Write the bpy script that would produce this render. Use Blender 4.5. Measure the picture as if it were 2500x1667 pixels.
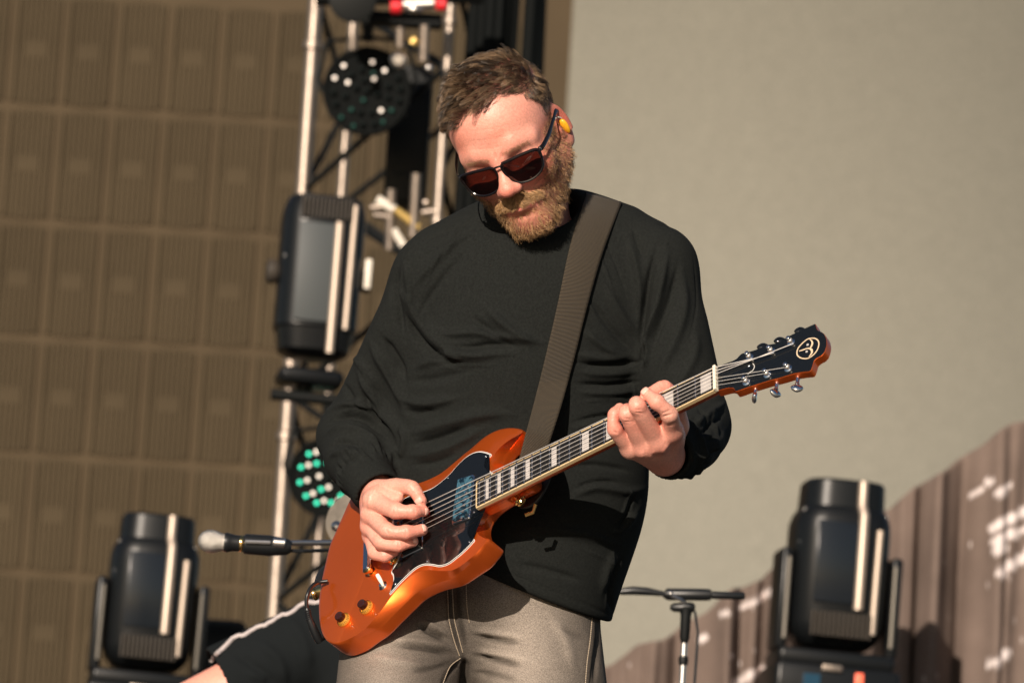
import bpy, math, random
import numpy as np
from mathutils import Vector, Matrix
from mathutils.bvhtree import BVHTree

for o in list(bpy.data.objects): bpy.data.objects.remove(o)
scene = bpy.context.scene
COL = scene.collection
NOFR = {}
rng = np.random.default_rng(7)
random.seed(7)

# ------------------------------------------------------------------ camera
S, D = 1600.0, 8.0                       # photo pixels per metre at the player's distance, and that distance
PITCH, ROLL = math.radians(10), math.radians(3.5)
fw = np.array([0, math.cos(PITCH), math.sin(PITCH)])
r0 = np.array([1.0, 0, 0]); u0 = np.cross(r0, fw)
RT = math.cos(ROLL)*r0 + math.sin(ROLL)*u0
UP = -math.sin(ROLL)*r0 + math.cos(ROLL)*u0
P0 = np.array([0, 0, 1.2])
CAM = P0 - D*fw
MC = np.stack([RT, UP, -fw], 1)          # columns: camera x, y, toward-camera in world
def c2w(p):                              # camera frame (origin at P0, z toward camera) to world
    return np.asarray(p) @ MC.T + P0
def w2c(p):
    return (np.asarray(p) - P0) @ MC
def Q(u, v, z):                          # a point seen at photo pixel (u, v), z metres nearer than P0
    k = (D - z)/D/S
    return np.array([(u-1250)*k, (833.5-v)*k, z])
def B(u, v, d):                          # world point at distance d
    return c2w(Q(u, v, D-d))
cam = bpy.data.cameras.new('camera'); camo = bpy.data.objects.new('camera', cam); COL.objects.link(camo)
camo.matrix_world = Matrix(((RT[0], UP[0], -fw[0], CAM[0]), (RT[1], UP[1], -fw[1], CAM[1]), (RT[2], UP[2], -fw[2], CAM[2]), (0, 0, 0, 1)))
cam.sensor_width = 36; cam.lens = 36*D/(2500/S)
cam.clip_start = 0.1; cam.clip_end = 500
cam.dof.use_dof = True; cam.dof.focus_distance = D - 0.12; cam.dof.aperture_fstop = 6.4
scene.camera = camo

# ------------------------------------------------------------------ light
sun_c = np.array([-0.27, 0.50, 0.80]); sun_c /= np.linalg.norm(sun_c)
sun_w = sun_c @ MC.T                     # direction to the sun, world
sl = bpy.data.lights.new('sun', 'SUN'); so = bpy.data.objects.new('sun', sl); COL.objects.link(so)
sl.energy = 5.0; sl.angle = math.radians(0.5); sl.color = (1.0, 0.86, 0.72)
so.rotation_euler = Vector(sun_w).to_track_quat('Z', 'Y').to_euler(); so.location = (-4, -6, 8)
world = bpy.data.worlds.new('World'); scene.world = world; world.use_nodes = True
wn = world.node_tree; sky = wn.nodes.new('ShaderNodeTexSky'); sky.sky_type = 'NISHITA'; sky.sun_disc = False
sky.sun_elevation = math.asin(sun_w[2]); sky.sun_rotation = math.atan2(sun_w[0], sun_w[1])
wn.links.new(sky.outputs[0], wn.nodes['Background'].inputs[0]); wn.nodes['Background'].inputs[1].default_value = 0.05
scene.view_settings.view_transform = 'Standard'; scene.view_settings.look = 'None'
scene.view_settings.exposure = 0.22; scene.view_settings.gamma = 1.0
scene.cycles.max_bounces = 8; scene.cycles.use_denoising = True
scene.cycles.transparent_max_bounces = 16

# ------------------------------------------------------------------ materials
def mat(name, color, rough=.6, metal=0.0, noise=None, bump=None, coat=0.0, sheen=0.0, spec=.5, emit=None, sss=0.0, coords='Object', transm=0.0, coat_rough=.03):
    """noise=(scale, amount, detail) varies the base colour; bump=(scale, strength, detail, distance) adds fine relief."""
    m = bpy.data.materials.new(name); m.use_nodes = True; nt = m.node_tree; b = nt.nodes['Principled BSDF']
    b.inputs['Base Color'].default_value = (*color, 1); b.inputs['Roughness'].default_value = rough
    b.inputs['Metallic'].default_value = metal; b.inputs['Specular IOR Level'].default_value = spec
    b.inputs['Coat Weight'].default_value = coat; b.inputs['Coat Roughness'].default_value = coat_rough
    b.inputs['Sheen Weight'].default_value = sheen; b.inputs['Transmission Weight'].default_value = transm
    if sss:
        b.inputs['Subsurface Weight'].default_value = sss; b.inputs['Subsurface Radius'].default_value = (1, .35, .2)
        b.inputs['Subsurface Scale'].default_value = .006
    if emit:
        b.inputs['Emission Color'].default_value = (*emit[:3], 1); b.inputs['Emission Strength'].default_value = emit[3]
    tc = nt.nodes.new('ShaderNodeTexCoord')
    if noise:
        n = nt.nodes.new('ShaderNodeTexNoise'); n.inputs['Scale'].default_value = noise[0]; n.inputs['Detail'].default_value = noise[2]
        nt.links.new(tc.outputs[coords], n.inputs['Vector'])
        r = nt.nodes.new('ShaderNodeMapRange'); r.inputs[1].default_value = .3; r.inputs[2].default_value = .7
        r.inputs[3].default_value = 1-noise[1]; r.inputs[4].default_value = 1+noise[1]; nt.links.new(n.outputs[0], r.inputs[0])
        x = nt.nodes.new('ShaderNodeVectorMath'); x.operation = 'SCALE'; x.inputs[0].default_value = color
        nt.links.new(r.outputs[0], x.inputs['Scale']); nt.links.new(x.outputs[0], b.inputs['Base Color'])
    if bump:
        n = nt.nodes.new('ShaderNodeTexNoise'); n.inputs['Scale'].default_value = bump[0]; n.inputs['Detail'].default_value = bump[2]
        nt.links.new(tc.outputs[coords], n.inputs['Vector'])
        bp = nt.nodes.new('ShaderNodeBump'); bp.inputs['Strength'].default_value = bump[1]; bp.inputs['Distance'].default_value = bump[3]
        nt.links.new(n.outputs[0], bp.inputs['Height']); nt.links.new(bp.outputs[0], b.inputs['Normal'])
    return m

def attr_color(m, attr='tint'):
    """multiply whatever feeds Base Color by a colour attribute (beard shadow, lips, wash marks)."""
    nt = m.node_tree; b = nt.nodes['Principled BSDF']
    a = nt.nodes.new('ShaderNodeAttribute'); a.attribute_name = attr
    x = nt.nodes.new('ShaderNodeVectorMath'); x.operation = 'MULTIPLY'
    if b.inputs['Base Color'].is_linked: nt.links.new(b.inputs['Base Color'].links[0].from_socket, x.inputs[0])
    else: x.inputs[0].default_value = b.inputs['Base Color'].default_value[:3]
    nt.links.new(a.outputs['Color'], x.inputs[1]); nt.links.new(x.outputs[0], b.inputs['Base Color'])
    return m

# ------------------------------------------------------------------ object helpers
def put(name, me, m=None, parent=None, **props):
    o = bpy.data.objects.new(name, me); COL.objects.link(o)
    if m is not None and me is not None:
        for mm in (m if isinstance(m, (list, tuple)) else [m]): me.materials.append(mm)
    if parent is not None: o.parent = parent
    for k, v in props.items(): o[k] = v
    return o
def empty(name, loc, label, category, group=None):
    o = bpy.data.objects.new(name, None); COL.objects.link(o); o.empty_display_size = .05
    o.location = loc; o['label'] = label; o['category'] = category
    if group: o['group'] = group
    bpy.context.view_layer.update()
    return o
def under(o, parent):                    # parent but keep the mesh's world coordinates
    o.parent = parent; o.matrix_parent_inverse = Matrix.Translation(-Vector(parent.location)) if parent.type == 'EMPTY' and parent.rotation_euler[:] == (0, 0, 0) else Matrix()
    return o
def mesh_np(name, V, F, smooth=True, sharp=None):
    me = bpy.data.meshes.new(name)
    V = np.asarray(V, np.float32)
    if isinstance(F, np.ndarray):
        n, k = F.shape
        me.vertices.add(len(V)); me.vertices.foreach_set('co', V.ravel())
        me.loops.add(n*k); me.loops.foreach_set('vertex_index', F.astype(np.int32).ravel())
        me.polygons.add(n); me.polygons.foreach_set('loop_start', np.arange(0, n*k, k, dtype=np.int32))
        me.polygons.foreach_set('loop_total', np.full(n, k, np.int32)); me.update(calc_edges=True); me.validate()
    else:
        me.from_pydata([tuple(map(float, v)) for v in V], [], F); me.update()
    if smooth: me.polygons.foreach_set('use_smooth', np.ones(len(me.polygons), bool))
    if sharp: me.set_sharp_from_angle(angle=math.radians(sharp))
    return me

class MB:
    """collects simple shapes (world or local coordinates) into one mesh"""
    def __init__(s): s.v = []; s.f = []
    def add(s, V, F):
        k = len(s.v); s.v += [tuple(map(float, p)) for p in V]; s.f += [tuple(i+k for i in f) for f in F]; return s
    def box(s, c, size, R=None, bev=0.0):
        c = np.asarray(c, float); h = np.asarray(size, float)/2; R = np.eye(3) if R is None else np.asarray(R)
        if bev <= 0:
            V = [c + R @ (h*np.array(q)) for q in ((-1,-1,-1),(1,-1,-1),(1,1,-1),(-1,1,-1),(-1,-1,1),(1,-1,1),(1,1,1),(-1,1,1))]
            return s.add(V, [(0,3,2,1),(4,5,6,7),(0,1,5,4),(1,2,6,5),(2,3,7,6),(3,0,4,7)])
        b = min(bev, h.min()*.99)          # chamfered edges in xy, and top/bottom ring
        def ring(z, ins):
            x, y = h[0]-ins, h[1]-ins; bb = max(b-ins*.4, 1e-4)
            pts = []
            for cx, cy, a0 in ((x-bb, y-bb, 0), (-x+bb, y-bb, 90), (-x+bb, -y+bb, 180), (x-bb, -y+bb, 270)):
                for a in (0, 30, 60, 90):
                    t = math.radians(a0+a); pts.append((cx+bb*math.cos(t), cy+bb*math.sin(t), z))
            return pts
        rings = [ring(-h[2], b*.8), ring(-h[2]+b*.3, b*.25), ring(-h[2]+b, 0), ring(h[2]-b, 0), ring(h[2]-b*.3, b*.25), ring(h[2], b*.8)]
        V = [c + R @ np.array(p) for r in rings for p in r]; n = 16; F = [tuple(range(n-1, -1, -1)), tuple(range(5*n, 6*n))]
        for k in range(5):
            for i in range(n): F.append((k*n+i, k*n+(i+1) % n, (k+1)*n+(i+1) % n, (k+1)*n+i))
        return s.add(V, F)
    def tube(s, pts, r, n=10, caps=True, up=None):
        pts = [np.asarray(p, float) for p in pts]; m = len(pts); rs = r if hasattr(r, '__len__') else [r]*m
        V = []; ref = None
        for i, p in enumerate(pts):
            t = pts[min(i+1, m-1)] - pts[max(i-1, 0)]; t /= np.linalg.norm(t)+1e-12
            if ref is None:
                ref = np.array([0, 0, 1.0]) if abs(t[2]) < .9 else np.array([1.0, 0, 0])
            a = ref - t*(ref @ t); a /= np.linalg.norm(a)+1e-12; b = np.cross(t, a); ref = a
            for j in range(n):
                w = 2*math.pi*j/n; V.append(p + rs[i]*(math.cos(w)*a + math.sin(w)*b))
        F = [(i*n+j, i*n+(j+1) % n, (i+1)*n+(j+1) % n, (i+1)*n+j) for i in range(m-1) for j in range(n)]
        if caps: F += [tuple(range(n-1, -1, -1)), tuple(range((m-1)*n, m*n))]
        return s.add(V, F)
    def lathe(s, c, ax, prof, n=20):       # prof: (distance along ax, radius)
        c = np.asarray(c, float); ax = np.asarray(ax, float); ax /= np.linalg.norm(ax)
        a = np.cross(ax, [0, 0, 1.0] if abs(ax[2]) < .9 else [1.0, 0, 0]); a /= np.linalg.norm(a); b = np.cross(ax, a)
        V = [c + ax*h + r*(math.cos(2*math.pi*j/n)*a + math.sin(2*math.pi*j/n)*b) for h, r in prof for j in range(n)]
        m = len(prof); F = [(i*n+j, i*n+(j+1) % n, (i+1)*n+(j+1) % n, (i+1)*n+j) for i in range(m-1) for j in range(n)]
        F += [tuple(range(n-1, -1, -1)), tuple(range((m-1)*n, m*n))]
        return s.add(V, F)
    def sphere(s, c, r, n=12, m=8, R=None):
        r = np.asarray(r if hasattr(r, '__len__') else (r, r, r), float); R = np.eye(3) if R is None else R
        V = [np.asarray(c) + R @ (r*np.array([math.sin(math.pi*i/m)*math.cos(2*math.pi*j/n), math.sin(math.pi*i/m)*math.sin(2*math.pi*j/n), math.cos(math.pi*i/m)])) for i in range(m+1) for j in range(n)]
        F = [(i*n+j, (i+1)*n+j, (i+1)*n+(j+1) % n, i*n+(j+1) % n) for i in range(m) for j in range(n)]
        return s.add(V, F)
    def build(s, name, m, parent=None, smooth=True, sharp=38, **props):
        me = mesh_np(name, s.v, s.f, smooth, sharp if smooth else None)
        o = put(name, me, m, None, **props)
        if parent is not None: under(o, parent)
        return o

def spline(pts, n, closed=False):
    """Catmull-Rom through rows of pts; n samples per span"""
    P = np.asarray(pts, float); m = len(P); out = []
    rngi = range(m if closed else m-1)
    for i in rngi:
        a, b, c, d = (P[(i-1) % m] if closed or i > 0 else P[0]), P[i], P[(i+1) % m], (P[(i+2) % m] if closed or i+2 < m else P[-1])
        for t in np.linspace(0, 1, n, endpoint=False):
            out.append(.5*((2*b)+(-a+c)*t+(2*a-5*b+4*c-d)*t*t+(-a+3*b-3*c+d)*t**3))
    if not closed: out.append(P[-1])
    return np.array(out)

# ------------------------------------------------------------------ signed distance modelling
f32 = np.float32
def rcone(P, a, b, ra, rb):
    a = np.asarray(a, f32); b = np.asarray(b, f32); ab = b-a
    t = np.clip((P-a) @ ab/(ab @ ab + 1e-12), 0, 1)
    q = P - a - t[:, None]*ab
    return np.sqrt((q*q).sum(1)) - (ra + (rb-ra)*t)
def ell(P, c, r, R=None):
    q = P - np.asarray(c, f32)
    if R is not None: q = q @ np.asarray(R, f32)
    r = np.asarray(r, f32); k0 = np.sqrt(((q/r)**2).sum(1)); k1 = np.sqrt(((q/(r*r))**2).sum(1))+1e-9
    return np.where(k0 < .3, -r.min()*(1-k0), k0*(k0-1)/k1)
def smin(a, b, k):
    h = np.maximum(k-np.abs(a-b), 0)/k; return np.minimum(a, b) - h*h*k*.25
def smax(a, b, k): return -smin(-a, -b, k)
def chain(P, pts, rs, k=0.0):
    d = None
    for i in range(len(pts)-1):
        e = rcone(P, pts[i], pts[i+1], rs[i], rs[i+1]); d = e if d is None else (smin(d, e, k) if k else np.minimum(d, e))
    return d
def boxed(P, lo, hi, f, pad=.03):
    """evaluate f only near its box; elsewhere the distance to the box"""
    lo = np.asarray(lo, f32); hi = np.asarray(hi, f32)
    q = np.maximum(np.maximum(lo-P, P-hi), 0); bd = np.sqrt((q*q).sum(1)); m = bd < pad
    out = bd + pad*.3
    if m.any(): out[m] = f(P[m])
    return out
def rot(axis, deg):
    return np.array(Matrix.Rotation(math.radians(deg), 3, axis), float)

def sdf_mesh(f, lo, hi, h, lip=1.35):
    lo = np.asarray(lo, float); hi = np.asarray(hi, float)
    n = np.ceil((hi-lo)/(16*h)).astype(int)
    g = np.stack(np.meshgrid(*[np.arange(k) for k in n], indexing='ij'), -1).reshape(-1, 3)
    s = 16
    off4 = np.stack(np.meshgrid(*[np.arange(4)]*3, indexing='ij'), -1).reshape(-1, 3)
    while True:
        c = (lo + (g+.5)*(s*h)).astype(f32); d = evalc(f, c)
        g = g[np.abs(d) < s*h*.87*lip + (0 if s > 1 else 0)]
        if s == 4: break
        s //= 4; g = (g[:, None]*4 + off4[None]).reshape(-1, 3)
    # lattice points of the kept 4-cells (with their far faces)
    off5 = np.stack(np.meshgrid(*[np.arange(5)]*3, indexing='ij'), -1).reshape(-1, 3)
    N = (np.ceil((hi-lo)/h).astype(np.int64)+40)
    key = lambda q: (q[:, 0]*N[1] + q[:, 1])*N[2] + q[:, 2]
    L = (g[:, None]*4 + off5[None]).reshape(-1, 3).astype(np.int64)
    K = np.unique(key(L)); L = np.stack([K//(N[1]*N[2]), (K//N[2]) % N[1], K % N[2]], 1)
    val = evalc(f, (lo + L*h).astype(f32))
    corner = np.array([(i, j, k) for i in (0, 1) for j in (0, 1) for k in (0, 1)])
    ko = (corner[:, 0]*N[1]+corner[:, 1])*N[2]+corner[:, 2]
    idx = np.stack([np.searchsorted(K, K+o) for o in ko], 1); idx = np.minimum(idx, len(K)-1)
    ok = np.all(K[idx] == K[:, None]+ko[None], 1)
    cv = val[idx]; ins = cv < 0
    act = ok & ins.any(1) & ~ins.all(1)
    ci = np.nonzero(act)[0]; cv = cv[ci]; ins = ins[ci]
    acc = np.zeros((len(ci), 3)); cnt = np.zeros(len(ci))
    for a in range(8):
        for ax in (4, 2, 1):
            b = a | ax
            if a & ax: continue
            m = ins[:, a] != ins[:, b]; t = cv[m, a]/(cv[m, a]-cv[m, b])
            acc[m] += corner[a] + t[:, None]*(corner[b]-corner[a]); cnt[m] += 1
    V = lo + (L[ci] + acc/cnt[:, None])*h
    vid = np.full(len(K), -1, np.int64); vid[ci] = np.arange(len(ci))
    F = []
    for ax in range(3):
        e = np.zeros(3, int); e[ax] = 1; b1 = np.roll(e, 1); b2 = np.roll(e, 2)
        kk = lambda q: (q[0]*N[1]+q[1])*N[2]+q[2]
        j = np.searchsorted(K, K+kk(e)); j = np.minimum(j, len(K)-1); ex = K[j] == K+kk(e)
        m = ex & ((val < 0) != (val[j] < 0)); p = np.nonzero(m)[0]
        ids = []
        for o in (0*e, -b1, -b1-b2, -b2):
            q = np.searchsorted(K, K[p]+kk(o)); q = np.minimum(q, len(K)-1)
            ids.append(np.where(K[q] == K[p]+kk(o), vid[q], -1))
        ids = np.stack(ids, 1); good = (ids >= 0).all(1); ids = ids[good]; fl = (val[p] < 0)[good]
        ids[~fl] = ids[~fl][:, ::-1]; F.append(ids)
    F = np.concatenate(F)
    return V, F
def evalc(f, P, ch=400000):
    return np.concatenate([f(P[i:i+ch]) for i in range(0, len(P), ch)]) if len(P) else np.zeros(0, f32)
def normals(V, F):
    n = np.cross(V[F[:, 2]]-V[F[:, 0]], V[F[:, 3]]-V[F[:, 1]]); N = np.zeros_like(V)
    for k in range(4):
        for c in range(3): N[:, c] += np.bincount(F[:, k], n[:, c], len(V))
    return N/(np.linalg.norm(N, axis=1, keepdims=True)+1e-12)
def smooth_mesh(V, F, it=1, w=.5):
    E = np.concatenate([F[:, [0, 1]], F[:, [1, 2]], F[:, [2, 3]], F[:, [3, 0]]]); cnt = np.bincount(E[:, 0], minlength=len(V)) + np.bincount(E[:, 1], minlength=len(V))
    for _ in range(it):
        A = np.zeros_like(V)
        for c in range(3): A[:, c] = np.bincount(E[:, 0], V[E[:, 1], c], len(V)) + np.bincount(E[:, 1], V[E[:, 0], c], len(V))
        V = V*(1-w) + w*A/np.maximum(cnt, 1)[:, None]
    return V
def uv_of(V):                            # photo pixel of camera-frame points
    k = S*D/(D-V[:, 2]); return np.stack([1250+V[:, 0]*k, 833.5-V[:, 1]*k], 1)
def strokes(uv, lst, wmask=None):
    """sum of cloth folds: each (points, half width in photo px, height in metres), tapering at its ends"""
    out = np.zeros(len(uv))
    for pts, w, a in lst:
        P = np.asarray(pts, float)
        if len(P) > 2: P = spline(P, 5)
        lo = P.min(0)-3*w; hi = P.max(0)+3*w
        m = np.nonzero(((uv > lo) & (uv < hi)).all(1))[0]
        if not len(m): continue
        q = uv[m]; seg = np.linalg.norm(np.diff(P, axis=0), axis=1); cum = np.concatenate([[0], np.cumsum(seg)])
        best = np.full(len(m), 1e9); tt = np.zeros(len(m))
        for i in range(len(P)-1):
            ab = P[i+1]-P[i]; t = np.clip((q-P[i]) @ ab/(ab @ ab+1e-9), 0, 1); dd = np.linalg.norm(q-P[i]-t[:, None]*ab, axis=1)
            b = dd < best; best[b] = dd[b]; tt[b] = (cum[i]+t[b]*seg[i])/cum[-1]
        taper = np.clip(np.minimum(tt, 1-tt)/.3, 0, 1); taper = .12+.88*taper*taper*(3-2*taper)
        x = best/(w*(.55+.45*taper)); out[m] += a*taper*np.exp(-x*x)
    return out
def vnoise(P, seed=0, octs=3):
    """cheap smooth pseudo noise from sines"""
    r = np.random.default_rng(seed); out = np.zeros(len(P)); amp = 1; f = 1
    for _ in range(octs):
        for _ in range(4):
            k = r.normal(size=3); k *= f/np.linalg.norm(k); out += amp*np.sin(P @ k + r.uniform(0, 6.28))
        amp *= .5; f *= 2.1
    return out/6
def tint_attr(me, C):
    a = me.color_attributes.new('tint', 'FLOAT_COLOR', 'POINT'); a.data.foreach_set('color', np.concatenate([C, np.ones((len(C), 1))], 1).astype(f32).ravel())
# ================================================================== THE PLAYER
HS = 1.03
fwd = np.array([-0.135, -0.475, 0]); fwd[2] = math.sqrt(1-fwd[0]**2-fwd[1]**2)
upv = np.array([-0.325, 0.92, 0.0]); upv -= fwd*(upv @ fwd); upv /= np.linalg.norm(upv)
RH = np.stack([np.cross(upv, fwd), upv, fwd], 1)       # head axes in the camera frame
TH = Q(1249, 348, 0.05)
def h2c(p): return TH + HS*(np.asarray(p) @ RH.T)
def c2h(P): return ((P-TH) @ RH)/HS

def head_canon(P):
    X = P.copy(); X[:, 0] = np.abs(X[:, 0])
    d = ell(X, (0, .043, -.018), (.075, .083, .098))
    d = smin(d, ell(X, (0, .047, .022), (.065, .060, .066)), .03)
    d = smin(d, ell(X, (0, -.022, .034), (.063, .072, .059)), .03)
    d = smin(d, ell(X, (.040, -.020, .058), (.027, .026, .029)), .022)           # cheek
    d = smin(d, rcone(X, (.056, -.045, .004), (.012, -.094, .068), .022, .022), .03)   # jaw
    d = smin(d, ell(X, (0, -.092, .074), (.028, .024, .022)), .02)               # chin
    d = smin(d, ell(X, (0, -.056, .072), (.034, .032, .028)), .02)               # muzzle
    d = smin(d, chain(X, [(.006, .024, .083), (.028, .031, .080), (.050, .024, .064)], (.012, .0125, .010)), .014)  # brow
    d = smax(d, -ell(X, (.033, .004, .102), (.019, .013, .018)), .012)            # socket
    d = smin(d, ell(X, (.032, .003, .0735), (.0165, .0140, .0130)), .009)        # lid
    # nose
    d = smin(d, chain(X, [(0, .018, .090), (0, -.004, .103), (0, -.020, .113)], (.0080, .0082, .0100)), .014)
    d = smin(d, ell(X, (0, -.0225, .1155), (.0125, .0105, .0110)), .008)
    d = smin(d, ell(X, (.0120, -.0270, .1055), (.0078, .0075, .0105)), .008)
    d = smax(d, -ell(X, (.0072, -.0345, .110), (.0036, .005, .0055)), .003)
    # mouth
    d = smin(d, chain(X, [(0, -.0535, .0985), (.012, -.0545, .0965), (.026, -.0575, .088)], (.0045, .0042, .002)), .006)
    d = smin(d, chain(X, [(0, -.0625, .0985), (.012, -.0625, .0965), (.024, -.0595, .089)], (.0058, .005, .002)), .005)
    d = smax(d, -chain(X, [(0, -.0578, .1045), (.014, -.0578, .1025), (.029, -.0585, .093)], (.0011, .0011, .0009)), .003)
    d = smax(d, -ell(X, (0, -.076, .104), (.018, .005, .008)), .008)
    # ear
    def ear(E):
        Re = rot('Y', 72) @ rot('X', -8)
        e = ell(E, (.0755, -.007, -.016), (.0160, .033, .0070), Re)
        e = smin(e, ell(E, (.0745, -.032, -.010), (.0095, .011, .006), Re), .008)
        q = (E-np.array([.0755, -.007, -.016], f32)) @ Re.astype(f32)
        rim = np.sqrt((np.sqrt((q[:, 0]/.0165)**2+((q[:, 1]-.002)/.030)**2)*.0165-.0145)**2 + (q[:, 2]-.0035)**2) - .0031
        e = smin(e, np.where(q[:, 1] > -.016, rim, 9), .004)
        e = smax(e, -ell(q, (-.001, .001, .0085), (.0095, .019, .0068)), .004)
        e = smin(e, ell(q, (-.0135, -.002, .004), (.004, .006, .004)), .004)       # tragus
        e = smin(e, chain(q, [(.006, -.014, .004), (.0085, .000, .0035), (.004, .014, .003)], (.0022, .0024, .002)), .004)
        return e
    d = smin(d, boxed(X, (.058, -.055, -.045), (.11, .045, .02), ear, .02), .006)
    return d
def head_f(P): return head_canon(c2h(P).astype(f32))*HS
hb = h2c(np.array([[x, y, z] for x in (-.1, .1) for y in (-.125, .15) for z in (-.125, .14)])); HLO, HHI = hb.min(0), hb.max(0)

# ---- hands: chains of (u, v, z) joints traced from the photo
def ch(*p): return [Q(u, v, z+.02) for u, v, z in p]
GZ = 0.15
# guitar axes in the camera frame
ga = np.array([.794, .388, .469]); gb = np.array([.07, .785, -.62]); ga /= np.linalg.norm(ga); gb -= ga*(gb @ ga); gb /= np.linalg.norm(gb); gn = np.cross(ga, gb)
G0 = Q(1162, 1208, GZ)                      # centre of the fretboard's body end, on the fretboard's surface
def gpt(u, v, h=0.0):                       # photo pixel -> camera-frame point on the plane h metres above the fretboard's surface
    o = np.array([0, 0, D]); q = Q(u, v, 0)-o; p = G0+gn*h
    return o + q*((p-o) @ gn)/(q @ gn)
def gz(u, v): return gpt(u, v)[2]

RHAND = dict(
 thumb=(ch((925,1205,.050),(968,1190,.075),(1006,1192,.100),(1027,1222,.107)), (.019,.0148,.0122,.0094)),
 index=(ch((914,1222,.072),(967,1246,.118),(1008,1249,.122),(1034,1247,.110)), (.0150,.0121,.0106,.0084)),
 middle=(ch((908,1255,.066),(945,1294,.112),(992,1299,.122),(1030,1293,.110)), (.0145,.0115,.0106,.0092)),
 ring=(ch((906,1285,.058),(930,1323,.098),(972,1330,.112),(1008,1321,.104)), (.0132,.0108,.0099,.0086)),
 pinky=(ch((908,1306,.048),(916,1348,.078),(940,1356,.092),(962,1346,.092)), (.0120,.0104,.0093,.0078)))
RWR = Q(916, 1194, .030)
LHAND = dict(
 thumb=(ch((1652,1040,.235),(1648,985,.250),(1622,948,.262),(1590,960,.276)), (.016,.0140,.0125,.0098)),
 index=(ch((1640,1052,.292),(1634,1012,.328),(1604,982,.338),(1578,960,.326)), (.0152,.0122,.0110,.0090)),
 middle=(ch((1606,1078,.288),(1556,992,.338),(1560,986,.312),(1572,1004,.296)), (.0155,.0118,.0104,.0088)),
 ring=(ch((1572,1090,.280),(1530,1012,.322),(1532,1002,.300),(1545,1020,.282)), (.0148,.0110,.0098,.0086)),
 pinky=(ch((1540,1094,.268),(1501,1048,.300),(1500,1012,.300),(1513,996,.290)), (.0135,.0104,.0090,.0078)))
LWR = Q(1622, 1112, .235)
for H in (RHAND, LHAND):
    for k in list(H):
        H['_'+k] = spline(np.column_stack([np.array(H[k][0]), H[k][1]]), 4)
        H['_'+k][:, 3] *= 1-.085*np.abs(np.sin(np.pi*np.arange(len(H['_'+k]))/4))*(np.arange(len(H['_'+k])) > 4)
def hand_f(P, H, W, wr, palm_extra):
    d = None
    for k in ('index', 'middle', 'ring', 'pinky'):
        pts, rs = H[k]
        e = chain(P, H['_'+k][:, :3], H['_'+k][:, 3])
        e = smin(e, rcone(P, W, pts[0], wr, rs[0]*1.08), .010)                    # metacarpal
        for j in (1, 2):                                                        # knuckle swellings
            e = smin(e, ell(P, pts[j], (rs[j]*1.05,)*3), .004)
        d = e if d is None else smin(d, e, .0034)
    mcp = [H[k][0][0] for k in ('index', 'middle', 'ring', 'pinky')]
    for a, b in zip(mcp[:-1], mcp[1:]): d = smin(d, rcone(P, a, b, .0125, .0120), .008)
    d = smin(d, palm_extra(P), .012)
    pts, rs = H['thumb']; t = chain(P, H['_thumb'][:, :3], H['_thumb'][:, 3]); t = smin(t, rcone(P, W, pts[0], wr*.8, rs[0]), .012)
    d = smin(d, t, .004)
    return d
def rh_extra(P): return smin(rcone(P, RWR, Q(918, 1256, .068), .023, .020), smin(rcone(P, RWR, Q(940, 1214, .08), .022, .016), rcone(P, Q(935, 1212, .088), Q(972, 1216, .112), .018, .0085), .01), .01)
def lh_extra(P): return smin(rcone(P, LWR, Q(1590, 1092, .282), .026, .021), rcone(P, LWR, Q(1642, 1062, .282), .022, .018), .012)
def box_of(H, W, pad=.035):
    a = np.array([p for k in H if k[0] != '_' for p in H[k][0]]+[W]); return a.min(0)-pad, a.max(0)+pad
RB, LB = box_of(RHAND, RWR), box_of(LHAND, LWR)
foot = [w2c((x, y, .06)) for x, y in ((-.17, -.02), (.17, .05))]
knee = [w2c((-.16, -.07, .47)), w2c((.13, -.03, .47))]
hipj = [Q(1010, 1520, -.045), Q(1300, 1540, -.045)]
R_SH, R_EL = Q(1040, 650, -.04), Q(842, 1078, -.14)
L_SH, L_EL = Q(1600, 655, -.04), Q(1692, 1050, .02)
def core_f(P):
    d = rcone(P, Q(1290, 640, -.06), Q(1250, 1000, -.05), .085, .10); d = smin(d, rcone(P, Q(1250, 1000, -.05), Q(1170, 1450, -.05), .10, .09), .03)
    d = smin(d, rcone(P, h2c((0, -.045, -.03)), Q(1296, 575, -.065), .056, .062), .02)
    for s_, e_, w_ in ((R_SH, R_EL, RWR), (L_SH, L_EL, LWR)):
        d = smin(d, chain(P, [Q(1290, 640, -.06), s_, e_, w_], (.05, .042, .033, .023)), .02)
    for h_, k_, f_ in zip(hipj, knee, foot):
        d = smin(d, chain(P, [Q(1160, 1470, -.05), h_, k_, f_], (.07, .06, .045, .035)), .02)
    return d
def body_f(P):
    d = core_f(P)
    d = smin(d, boxed(P, HLO, HHI, head_f), .012)
    d = smin(d, boxed(P, *RB, lambda q: hand_f(q, RHAND, RWR, .022, rh_extra)), .012)
    d = smin(d, boxed(P, *LB, lambda q: hand_f(q, LHAND, LWR, .026, lh_extra)), .012)
    return d
allp = np.array([HLO, HHI, *RB, *LB, *foot, *knee, R_EL, L_EL]); 
BV, BF = sdf_mesh(body_f, allp.min(0)-.09, allp.max(0)+.09, .00165)
BV = smooth_mesh(BV, BF, 1, .5)
BN = normals(BV, BF)
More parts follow.
